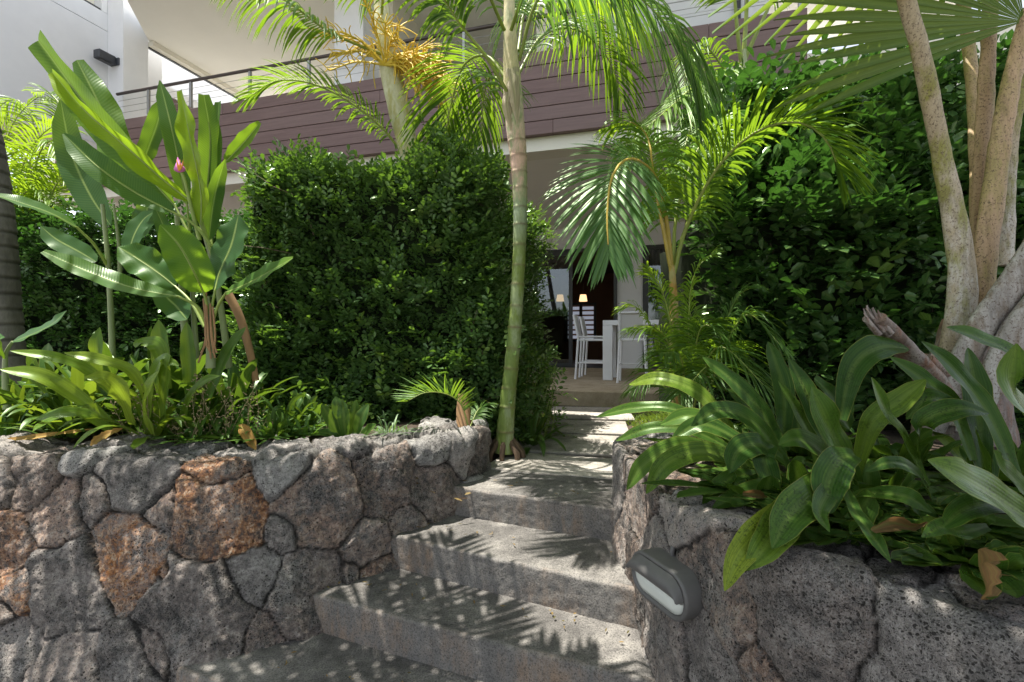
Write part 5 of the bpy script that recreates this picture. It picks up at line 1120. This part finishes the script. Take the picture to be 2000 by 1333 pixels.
for k, (px, Y, n, L_, w_, m_, r_, lab) in enumerate([
    (520, 2.98, 26, .24, .022, 'lily', .6, 'narrow-leaved lily tuft hanging over the wall below the dry banana stem'), (590, 3.05, 24, .22, .022, 'lily', .5, 'narrow-leaved lily tuft left of the small upright plant'),
    (450, 2.98, 26, .24, .018, 'lily', .75, 'bright narrow-leaved lily tuft between strap leaves and wall'), (380, 2.95, 24, .24, .016, 'lily', .5, 'narrow-leaved lily tuft among dry seed heads'),
    (760, 3.15, 26, .24, .010, 'varieg', .5, 'silvery striped grass-like tuft at the foot of the hedge'), (640, 3.3, 22, .28, .010, 'varieg', .5, 'silvery striped tuft behind the small upright plant'),
    (480, 3.1, 24, .34, .016, 'lily', .45, 'tall narrow lily leaves under the dry banana stem'), (560, 3.4, 24, .36, .014, 'lily', .4, 'tall thin lily leaves against the hedge base'), (10, 3.0, 20, .30, .02, 'lily', .4, 'narrow-leaved tuft at the far left wall top')]):
    rosette(lab, onsoil(px, Y), n+8, L_*1.25, w_*1.1, m_, r_, 80+k, (.1, 1.35), .5, 'small tufts along the left wall', name='leaf_tuft')
# beside the path
rosette('upright glossy-leaved plant at the hedge corner right of the palm trunk', onsoil(1035, 4.3), 22, .62, .045, 'strap', .5, 97, (.1, 1.1), .5, 'plants along the path')
rosette('pale arching plant at the left path edge near the grass', onsoil(1052, 4.9), 20, .55, .04, 'strap_lime', .25, 98, (.3, 1.2), .6, 'plants along the path')
g = G()
for k in range(14): 
    b = np.array(onsoil(1045, 4.6))+rng.normal(0, .05, 3)*[1, 1, 0]; e = b+np.array([rng.normal(0, .12), rng.normal(0, .1), rng.uniform(.4, .75)]); tube(g, catmull([b, (b+e)/2+rng.normal(0, .02, 3), e], 6), [.006, .005, .005, .004, .004, .003], 5)
g2 = empty('shrub', onsoil(1045, 4.6), 'small leafy shrub growing at the hedge corner beside the path', 'shrub'); g.build('stems', M['petiole'], g2)
tm = [(lambda a: (a[0], split_qt(a[1])))(sprig_template(random.Random(9), 7, .06, .026))]
k = 90; g = G(); b = np.array(onsoil(1045, 4.6)); pos = b+np.stack([rng.normal(0, .10, k), rng.normal(0, .1, k), rng.uniform(.1, .75, k)], -1)
scatter(g, pos, nrm(rng.normal(0, .6, (k, 3))+[0, 0, .6]), tm, rng.uniform(.8, 1.2, k), rng.uniform(.5, .95, k)); g.build('foliage', M['hedge'], g2)
# right bed
RB = .95
def rb(px, Y): return ((px-1000)/1000*Y, Y, RB-.04)
R1 = empty('strap_leaf_plant', rb(1470, 2.1), 'broad strap-leaved plant whose leaves arch towards the steps', 'plant', 'broad-leaved plants in the right bed')
heroes(R1, [(30, .55, [(1165, 815, 2.5), (1240, 798, 2.4), (1330, 805, 2.3), (1440, 880, 2.2)]), (42, .85, [(1228, 752, 2.5), (1290, 742, 2.4), (1370, 775, 2.3), (1440, 870, 2.2)]),
            (46, .7, [(1224, 958, 2.0), (1262, 905, 2.0), (1340, 872, 2.0), (1460, 900, 2.1)]), (50, .8, [(1262, 965, 1.85), (1305, 905, 1.85), (1385, 885, 1.9), (1490, 920, 2.0)]),
            (32, .5, [(1203, 862, 2.3), (1270, 838, 2.25), (1350, 842, 2.2), (1450, 890, 2.15)]), (52, .35, [(1350, 833, 1.9), (1405, 803, 1.9), (1475, 830, 1.95), (1545, 920, 2.0)]),
            (46, .45, [(1372, 698, 2.2), (1430, 745, 2.15), (1490, 810, 2.1), (1530, 900, 2.05)]), (48, .3, [(1500, 668, 2.3), (1515, 710, 2.25), (1530, 770, 2.2), (1530, 880, 2.1)]),
            (40, .4, [(1385, 815, 2.3), (1420, 800, 2.25), (1470, 830, 2.2), (1500, 900, 2.1)]), (34, .7, [(1520, 745, 1.95), (1555, 800, 1.95), (1590, 870, 1.95), (1600, 960, 1.95)]),
            (58, .3, [(1425, 925, 1.75), (1440, 885, 1.78), (1480, 870, 1.82), (1530, 900, 1.9)]), (54, .25, [(1512, 968, 1.7), (1500, 930, 1.75), (1490, 890, 1.8), (1510, 870, 1.9)]),
            (36, .55, [(1372, 985, 1.75), (1398, 955, 1.78), (1440, 930, 1.8), (1500, 930, 1.85)]), (40, .5, [(1390, 995, 1.65), (1440, 970, 1.68), (1500, 950, 1.72), (1550, 950, 1.8)]),
            (44, .6, [(1290, 830, 2.2), (1350, 815, 2.15), (1420, 850, 2.1), (1470, 900, 2.05)]), (42, .3, [(1310, 860, 2.1), (1370, 830, 2.1), (1440, 860, 2.05), (1500, 910, 2.0)]),
            (44, .4, [(1420, 760, 2.2), (1460, 790, 2.15), (1500, 830, 2.1), (1530, 900, 2.0)]), (40, .5, [(1460, 1110, 1.35), (1500, 1060, 1.4), (1540, 1000, 1.5), (1580, 950, 1.65)])], 'strap_dark', .88)
R2 = empty('strap_leaf_plant', rb(1680, 1.75), 'broad strap-leaved plant with the widest upright leaves and two yellowing ones over the wall', 'plant', 'broad-leaved plants in the right bed')
heroes(R2, [(92, .62, [(1585, 756, 1.55), (1610, 820, 1.55), (1645, 890, 1.6), (1690, 980, 1.7)]), (50, .7, [(1702, 738, 1.5), (1728, 800, 1.52), (1765, 860, 1.58), (1815, 950, 1.65)]),
            (50, .85, [(1808, 742, 1.7), (1755, 785, 1.68), (1700, 830, 1.68), (1670, 930, 1.7)]), (62, .25, [(1775, 682, 2.0), (1715, 680, 1.95), (1665, 720, 1.9), (1640, 820, 1.85)]),
            (66, 1.0, [(1415, 1155, 1.16), (1445, 1085, 1.2), (1510, 1020, 1.3), (1600, 960, 1.5)]), (76, .8, [(1455, 1115, 1.18), (1500, 1060, 1.22), (1550, 990, 1.35), (1610, 920, 1.5)]),
            (78, .5, [(1508, 1072, 1.18), (1540, 1010, 1.25), (1590, 960, 1.35), (1640, 920, 1.5)]), (76, .35, [(1622, 1004, 1.3), (1615, 950, 1.35), (1640, 900, 1.42), (1670, 890, 1.5)]),
            (36, .3, [(1690, 922, 1.45), (1740, 905, 1.45), (1790, 925, 1.5), (1820, 980, 1.6)]), (48, .5, [(1820, 1002, 1.3), (1770, 972, 1.32), (1700, 965, 1.4), (1640, 975, 1.5)]),
            (40, .35, [(1740, 1100, 1.1), (1705, 1050, 1.15), (1670, 1000, 1.25), (1650, 950, 1.4)]), (50, .15, [(1540, 700, 2.0), (1570, 760, 1.95), (1600, 830, 1.9), (1640, 920, 1.8)]),
            (50, .25, [(1660, 840, 1.9), (1640, 800, 1.9), (1620, 770, 1.9), (1590, 740, 1.9)]), (60, .5, [(1520, 870, 1.6), (1560, 860, 1.6), (1610, 890, 1.65), (1660, 960, 1.7)]),
            (44, .4, [(1620, 1040, 1.2), (1600, 1000, 1.25), (1620, 960, 1.35), (1660, 930, 1.5)])], 'strap_dark', .88)
R3 = empty('strap_leaf_plant', rb(1900, 1.6), 'broad strap-leaved plant under the fan palm with long leaves crossing the right edge', 'plant', 'broad-leaved plants in the right bed')
heroes(R3, [(44, .55, [(1738, 698, 1.9), (1800, 740, 1.85), (1860, 790, 1.8), (1900, 870, 1.75)]), (52, .45, [(1800, 668, 1.7), (1860, 720, 1.68), (1930, 810, 1.65), (1985, 930, 1.6)]),
            (44, .5, [(1848, 640, 1.6), (1910, 660, 1.6), (1985, 700, 1.6), (2070, 800, 1.6)]), (100, .72, [(1985, 672, 1.3), (1975, 760, 1.32), (2020, 850, 1.4), (2060, 950, 1.5)]),
            (44, .2, [(1932, 808, 1.5), (1870, 800, 1.5), (1800, 830, 1.55), (1790, 900, 1.65)]), (96, .75, [(1812, 900, 1.15), (1880, 935, 1.15), (1960, 985, 1.2), (2080, 1060, 1.3)]),
            (46, .4, [(1835, 1035, 1.15), (1885, 995, 1.2), (1950, 985, 1.25), (2030, 1010, 1.3)]), (52, .3, [(1905, 835, 1.4), (1912, 870, 1.45), (1920, 900, 1.5), (1925, 960, 1.6)]),
            (60, .5, [(1940, 880, 1.3), (1960, 920, 1.32), (2000, 960, 1.35), (2040, 1020, 1.4)]), (50, .3, [(1860, 810, 1.7), (1890, 850, 1.7), (1920, 900, 1.7), (1930, 980, 1.6)]),
            (40, .55, [(1770, 820, 1.7), (1810, 780, 1.7), (1860, 800, 1.7), (1900, 900, 1.65)]), (56, .15, [(1890, 680, 1.8), (1900, 740, 1.78), (1910, 820, 1.72), (1920, 920, 1.65)]),
            (34, .4, [(1800, 1050, 1.1), (1840, 1030, 1.15), (1880, 1040, 1.2), (1930, 1030, 1.3)])], 'strap_dark')
for k, (px, Y, n, L_, lab) in enumerate([(1420, 2.35, 22, .42, 'shaded broad-leaved plant behind the leaves that arch over the steps'), (1580, 2.3, 22, .46, 'shaded broad-leaved plant below the loose hedge near the old stump'), (1760, 2.1, 22, .42, 'shaded broad-leaved plant in front of the broken leaf-stalk stump'),
                                    (1700, 1.65, 24, .34, 'broad-leaved plant low in the middle of the right bed'), (1850, 1.45, 24, .32, 'low broad-leaved plant beneath the long leaf crossing the right edge'), (1480, 1.75, 22, .30, 'low broad-leaved plant right behind the wall lamp'), (1640, 1.42, 22, .28, 'small broad-leaved plant near the folded dry leaf'), (1900, 1.2, 22, .28, 'small broad-leaved plant near the hanging brown leaf'), (1560, 1.75, 22, .30, 'low broad-leaved plant just behind the yellowing leaves'), (1960, 1.9, 18, .4, 'broad-leaved plant tight against the pale stalks at the right edge')]):
    rosette(lab, rb(px, Y), n+10, L_*1.2, .075, 'strap_dark', .33, 120+k, (.12, 1.25), .5, 'broad-leaved plants in the right bed')
for k, (x, y, n, L_, lab) in enumerate([(1.95, 1.35, 26, .5, 'broad-leaved plant just past the right edge below the pale stalks'), (2.6, 1.75, 26, .55, 'broad-leaved plant right of the fan palm base'), (3.2, 2.3, 24, .5, 'broad-leaved plant before the right end of the tall hedge'),
                                    (1.9, .95, 22, .4, 'low broad-leaved plant at the right end of the lava wall'), (2.9, 1.1, 24, .45, 'broad-leaved plant far right on the terrace')]):
    rosette(lab, (x, y, .91), n, L_, .075, 'strap_dark', .35, 220+k, (.12, 1.25), .5, 'broad-leaved plants in the right bed')
for k, (x, y, n, L_, lab) in enumerate([(-3.3, 3.35, 26, .6, 'green strap-leaved plant left of the photo edge before the dark trunk'), (-4.1, 3.7, 26, .6, 'green strap-leaved plant farthest left in the bed')]):
    rosette(lab, (x, y, .93), n, L_, .055, 'strap', .45, 240+k, (.08, 1.15), .5, 'strap-leaved plants in the left bed')
# ---- fallen and dry leaves
for (lab, pts, w_, m_, r_, roll) in [('curled brown dry leaf hanging over the right wall edge', [(1910, 1075, 1.05), (1912, 1110, 1.02), (1925, 1150, 1.0), (1915, 1170, .99)], 62, 'dry', .5, .5),
                                   ('folded brown dry leaf lying on the right wall below the broad leaves', [(1700, 1035, 1.15), (1740, 1022, 1.18), (1780, 1030, 1.2), (1810, 1020, 1.22)], 34, 'dry', .4, 0),
                                   ('brown dead leaf under the small spoon leaves of the right bed', [(1450, 965, 1.6), (1480, 968, 1.6), (1500, 980, 1.62)], 22, 'dry', .2, 0)]:
    g = G(); c = catmull(PL(pts), 16); ribbon(g, c, np.interp(np.linspace(0, 1, 16), [0, .3, .7, 1], [.5, 1, .5, .08])*w_/1000*pts[0][2], (.3, -1, .3), 7, .5, r_, .6, .7, 3, roll)
    tag(g.build('dry_leaf', M[m_]), lab, 'leaf', 'dry leaves')
for (lab, pts, w_, r_) in [('long orange fallen leaf lying on the left wall top', [(-40, 872, 2.75), (50, 858, 2.78), (110, 850, 2.82), (190, 838, 2.9)], 15, .6), ('short orange leaf tip hanging over the left wall', [(178, 872, 2.72), (200, 858, 2.76), (240, 838, 2.82)], 26, .4),
                           ('withered orange leaf under the lily tufts', [(470, 830, 2.9), (482, 850, 2.86), (500, 880, 2.8)], 24, .5)]:
    g = G(); c = catmull(PL(pts), 16); ribbon(g, c, np.interp(np.linspace(0, 1, 16), [0, .3, .8, 1], [.3, 1, .7, .08])*w_/1000*pts[0][2], (0, -.6, .8), 5, .3, r_, .3, .2, 5)
    tag(g.build('fallen_leaf', M['dry_orange']), lab, 'leaf', 'orange fallen leaves')
# ---- grass tufts, seed heads, litter
def grass(label, cx, cy, rx, ry, n, h, z=None):
    g = G()
    for _ in range(n):
        a = rng.uniform(0, 6.28); q_ = rng.random()**.5; x, y = cx+rx*q_*math.cos(a), cy+ry*q_*math.sin(a); zz = soilz(x, y)-.01 if z is None else z
        d_ = np.array([rng.normal(0, .5), rng.normal(0, .5), 1.0]); L_ = h*rng.uniform(.5, 1.2); t = np.linspace(0, 1, 5); p = np.array([x, y, zz])+np.outer(t, d_)*L_; p[:, 2] -= t**2*L_*rng.uniform(.1, .6)
        ribbon(g, p, np.array([1, .9, .7, .45, .05])*.006, (rng.normal(), rng.normal(), .2), 2, 0, float(rng.random()))
    return tag(g.build('grass', M['grass']), kind='stuff')
grass('g', .42, 5.35, .28, .75, 1500, .10); grass('g', 1.45, 5.2, .22, .9, 900, .12); grass('g', .95, 6.75, 1.0, .12, 500, .08)
grass('g', .0, 4.6, .2, .5, 260, .07)
g = G()
for k in range(46):
    px = rng.choice([270, 380, 400, 440, 250, 500, 330]); b = np.array(onsoil(px+rng.normal(0, 14), 2.98+rng.uniform(-.05, .15))); e = b+np.array([rng.normal(0, .10), rng.normal(-.04, .06), rng.uniform(.1, .42)])
    c = catmull([b, (b+e)/2+rng.normal(0, .02, 3), e], 6); tube(g, c, np.linspace(.0022, .001, 6), 4)
    for _ in range(12):
        q_ = c[rng.integers(3, 6)]+rng.normal(0, .018, 3); tube(g, [q_, q_+rng.normal(0, .008, 3)], [.0035, .002], 4)
tag(g.build('dry_seed_heads', plain('seed_head', (.24, .19, .10), .8, .3, 30)), kind='stuff')
g = G()
for k in range(700):
    if k < 420: px, Y = rng.uniform(960, 1260), rng.uniform(2.6, 5.6); x = (px-1000)/1000*Y; z_ = soilz(x, Y)+.01; 
    else: Y = rng.uniform(2.9, 3.6); x = rng.uniform(-2.8, -.2); z_ = soilz(x, Y)+.01
    if k < 420 and (-.05+(Y-3.2)*.3-.2 < x < .8): continue
    a = rng.uniform(0, 6.28); L_ = rng.uniform(.02, .06); d_ = np.array([math.cos(a), math.sin(a), rng.normal(0, .15)]); p = np.array([x, Y, z_])+np.outer(np.linspace(0, 1, 4), d_)*L_
    ribbon(g, p, np.array([.3, 1, .8, .1])*rng.uniform(.01, .022), (rng.normal(0, .3), rng.normal(0, .3), 1), 3, .4, float(rng.random()))
for k in range(90):
    i = rng.integers(0, 4); z_ = (.17, .34, .51, .68)[i]+.012; f = rng.random(); e0 = ((-1.0, 2.17), (-.9, 2.52), (-.6, 2.88), (-.35, 3.2))[i]; e1 = ((.5, 1.65), (.5, 2.05), (.5, 2.4), (.5, 2.8))[i]
    f = f**.5 if rng.random() < .5 else f**2; x = e0[0]+(e1[0]-e0[0])*f; y = e0[1]+(e1[1]-e0[1])*f+rng.uniform(-.02, .16)
    a = rng.uniform(0, 6.28); L_ = rng.uniform(.012, .035); p = np.array([x, y, z_])+np.outer(np.linspace(0, 1, 4), [math.cos(a), math.sin(a), .05])*L_
    ribbon(g, p, np.array([.3, 1, .8, .1])*rng.uniform(.005, .011), (0, 0, 1), 3, .4, float(rng.random()))
tag(g.build('leaf_litter', M['dry']), kind='stuff')
